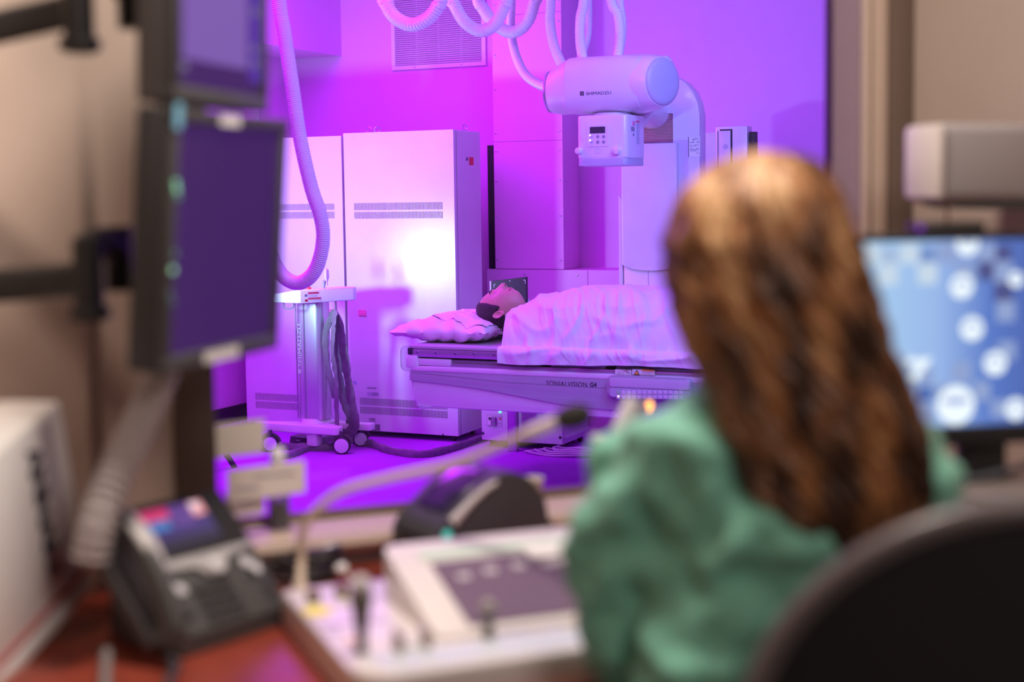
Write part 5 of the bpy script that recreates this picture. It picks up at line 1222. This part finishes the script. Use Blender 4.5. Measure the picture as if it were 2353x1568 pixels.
for s_ in (1, -1):
    sx = LX + s_ * .158
    ar = [(sx - s_ * .02, 1.545, 1.015), (sx + s_ * .012, 1.555, .93), (sx + s_ * .010, 1.585, .815), (sx - s_ * .02, 1.70, .825), (sx - s_ * .045, 1.80, .838)]
    tube(bm, spline(ar, 6), lambda t_, i: .034 - .009 * t_, 16)
    hand(bm, ar[-1], (-s_ * .25, 1, -.02), (0, 0, 1), .92, .35, -s_)
    tube(bm, spline([(LX + s_ * .075, 1.53, .585), (LX + s_ * .085, 1.75, .59), (LX + s_ * .09, 1.94, .57), (LX + s_ * .09, 1.965, .35), (LX + s_ * .09, 1.94, .09)], 6), lambda t_, i: .080 - .042 * t_, 16)
    tube(bm, [(LX + s_ * .09, 1.92, .05), (LX + s_ * .09, 1.98, .045), (LX + s_ * .095, 2.06, .03)], lambda t_, i: (.035, .04, .025)[i], 12, flat=(1, .8))
part('body', bm, SKIN, wm, ang=60); face_parts(wm, MW)
# gown
bm = B()
rings(bm, trings([(.53, LX, 1.50, .185, .14), (.62, LX, 1.50, .180, .135), (.74, LX, 1.512, .163, .118), (.86, LX, 1.525, .142, .108), (.97, LX, 1.532, .158, .105), (1.03, LX, 1.54, .174, .094), (1.065, LX, 1.542, .160, .078), (1.092, LX, 1.542, .120, .066), (1.115, LX, 1.542, .082, .062), (1.138, LX, 1.545, .066, .060)]))
for s_ in (1, -1):
    sx = LX + s_ * .148
    tube(bm, spline([(sx - s_ * .05, 1.54, 1.045), (sx, 1.542, 1.025), (sx + s_ * .016, 1.55, .93), (sx + s_ * .014, 1.575, .835), (sx - s_ * .006, 1.655, .823), (sx - s_ * .035, 1.755, .835)], 6), lambda t_, i: .050 + .012 * math.sin(math.pi * min(1, t_ * 1.1)) - .012 * t_, 24)
    tube(bm, spline([(LX + s_ * .075, 1.50, .60), (LX + s_ * .085, 1.72, .60), (LX + s_ * .09, 1.86, .59)], 5), .098, 20)
go = part('gown', bm, GOWN, wm, ang=180)
rm = go.modifiers.new('r', 'REMESH'); rm.mode = 'VOXEL'; rm.voxel_size = .008; rm.use_smooth_shade = True
sm_ = go.modifiers.new('s', 'SMOOTH'); sm_.iterations = 6; sm_.factor = .6
def foldtex(name, sc, ns): 
    tx = bpy.data.textures.new(name, 'WOOD'); tx.wood_type = 'BANDNOISE'; tx.noise_scale = sc; tx.turbulence = ns; return tx
fo = bpy.data.objects.new('fold_direction', None); C.objects.link(fo); fo.parent = wm; fo.rotation_euler = (.3, .9, .5); fo.scale = (.5, .5, .5)
tx = bpy.data.textures.new('folds', 'CLOUDS'); tx.noise_scale = .075; tx.noise_depth = 1
dm = go.modifiers.new('d', 'DISPLACE'); dm.texture = tx; dm.strength = .068; dm.texture_coords = 'LOCAL'; dm.mid_level = .5
tx2 = bpy.data.textures.new('small folds', 'CLOUDS'); tx2.noise_scale = .035; tx2.noise_depth = 2
dm2 = go.modifiers.new('d2', 'DISPLACE'); dm2.texture = tx2; dm2.strength = .017; dm2.texture_coords = 'LOCAL'; dm2.mid_level = .5
bpy.data.objects.remove(fo)
part('neck_tie', tube(B(), spline([(LX - .055, 1.50, 1.125), (LX - .02, 1.475, 1.118), (LX + .02, 1.472, 1.116), (LX + .055, 1.50, 1.125)], 5), .005, 8), GOWN, wm)
# hair: a soft core and many wavy locks
HR = [(1.372, .255, .300, 1.552, .022), (1.360, .222, .330, 1.552, .060), (1.326, .190, .352, 1.550, .096), (1.274, .174, .366, 1.548, .112), (1.208, .182, .384, 1.535, .105), (1.160, .200, .394, 1.515, .088), (1.113, .220, .412, 1.490, .070), (1.065, .234, .424, 1.468, .052), (1.018, .252, .426, 1.456, .042), (.975, .286, .404, 1.450, .034), (.945, .318, .380, 1.448, .022)]
def hrow(z):
    if z >= HR[0][0]: return HR[0]
    for a, b in zip(HR, HR[1:]):
        if z >= b[0]:
            t_ = (a[0] - z) / (a[0] - b[0]); return tuple(p + (q - p) * t_ for p, q in zip(a, b))
    return HR[-1]
def hsurf(z, ph, k=1.0):
    _, x0, x1, yc, yr_ = hrow(z); return Vector(((x0 + x1) / 2 + (x1 - x0) / 2 * k * math.sin(ph), yc - yr_ * k * math.cos(ph), z))
HM = [mat('hair copper', (.36, .16, .06), .5, var=.15, vscale=60, spec=.4), mat('hair brown', (.20, .085, .035), .4, var=.15, vscale=60), mat('hair dark brown', (.05, .02, .010), .45, var=.15, vscale=60), mat('hair blonde highlight', (.62, .36, .17), .5, var=.12, vscale=60)]
bm = B()
zs = [1.372 - i * .0105 for i in range(41)]
Vr = []
for z in zs:
    row = []
    for j in range(64):
        ph = 2 * math.pi * j / 64; p = hsurf(z, ph, .93)
        if math.cos(ph) < -.35 and z < 1.335: p.y = min(p.y, 1.568 if z > 1.14 else hrow(z)[3] + .01)     # face stays free
        row.append(p)
    Vr.append(row)
rings(bm, Vr)
for f in bm.faces: f.material_index = 2
rnd = random.Random(7)
for k in range(300):
    ph = rnd.uniform(-2.1, 2.1); zt = 1.372 - abs(rnd.gauss(0, .02)) if k < 170 else rnd.uniform(1.12, 1.33)
    ze = rnd.uniform(.93, 1.03) + .10 * sm(.7, 2.0, abs(ph)); amp = rnd.uniform(.003, .010); fq = rnd.uniform(45, 85); p0 = rnd.uniform(0, 6.3); kk = rnd.uniform(.95, 1.03); n = 34; P = []
    tw = rnd.uniform(-.25, .25)
    for i in range(n + 1):
        f = i / n; z = zt + (ze - zt) * f; a_ = amp * sm(0, .35, (1.372 - z) / .4 + .05)
        q = hsurf(z, (ph + tw * f) * sm(-.15, .25, (1.378 - z) / .15), kk)
        if abs(ph) > 1.5 and z > 1.14: q.y = min(q.y, 1.60)
        q.x += a_ * math.sin(z * fq + p0); q.y += a_ * .7 * math.cos(z * fq + p0); P.append(q)
    nf = len(bm.faces); r_ = rnd.uniform(.005, .010)
    tube(bm, P, lambda t_, i: r_ * (.35 + .65 * math.sin(math.pi * min(1, t_ * .9 + .1)) ** .5), 7, flat=(1, .6))
    bm.faces.ensure_lookup_table(); jit = rnd.uniform(-.16, .16)
    for f in bm.faces[nf:]:
        c = f.calc_center_median(); v_ = noise.noise(Vector((c.x * 26, c.z * 9 + c.x * 6, 3.1))) + jit + (.30 - c.x) * 1.2 + (c.z - 1.15) * .7  # besides random tone, light from the upper left is put into the lock colours
        f.material_index = 3 if v_ > .42 else 0 if v_ > .12 else 1 if v_ > -.16 else 2
part('hair', bm, HM, wm, 'long wavy auburn hair', ang=60)

# ================================================================== office chair
CX, CY = .47, 1.20
t = thing('office_chair', 'black office chair with rounded mesh back in the lower right corner', 'chair', (CX, CY + .28, 0.005), 'world')
def bk(a, k=1.0, y=0):
    x, z = se(a, 2.15); x *= .268 * k; z = .800 + (.257 if z > 0 else .22) * z * k; return Vector((CX + x, CY + .05 * (x / .27) ** 2 + y, z))
part('back_rim', tube(B(), [bk(2 * math.pi * i / 72) for i in range(72)], .0125, 12, close=True), CHAIRE, t, 'glossy grey rim')
part('back_mesh', rings(B(), [[bk(2 * math.pi * i / 72, k, y) for i in range(72)] for k, y in ((.97, -.004), (.6, -.012), (.2, -.016), (.02, -.017), (.2, .0), (.6, .004), (.97, .006))], False), CHAIRM, t)
part('spine', tube(B(), spline([(CX, CY - .03, .78), (CX, CY - .035, .62), (CX, CY + .04, .46), (CX, CY + .20, .44)], 6), .022, 12, flat=(1.6, .7)), BLACK, t)
part('seat', prism(B(), rrect(CX - .25, CX + .25, CY + .06, CY + .50, .09), XY, .455, .515, .02), CHAIRM, t)
part('seat_plate', box(B(), CX - .1, CX + .1, CY + .17, CY + .39, .43, .456, .005), BLACK, t)
part('gas_lift', lathe(B(), [(.03, .10), (.03, .28), (.016, .285), (.016, .43)], (CX, CY + .28, 0), n=20), METAL, t)
for k in range(5):
    a = 2 * math.pi * k / 5 + .3; e = Vector((CX + .27 * math.cos(a), CY + .28 + .27 * math.sin(a), .075))
    lg = part('base_leg', tube(B(), [(CX, CY + .28, .12), ((CX + e.x) / 2, (CY + .28 + e.y) / 2, .105), e], lambda t_, i: .024 - .005 * i, 10, flat=(.8, 1)), BLACK, t)
    part('caster', lathe(B(), [(.012, -.022), (.027, -.02), (.029, 0), (.027, .02), (.012, .022)], (e.x, e.y, .034), (-math.sin(a), math.cos(a), 0), 18), RUB, lg)
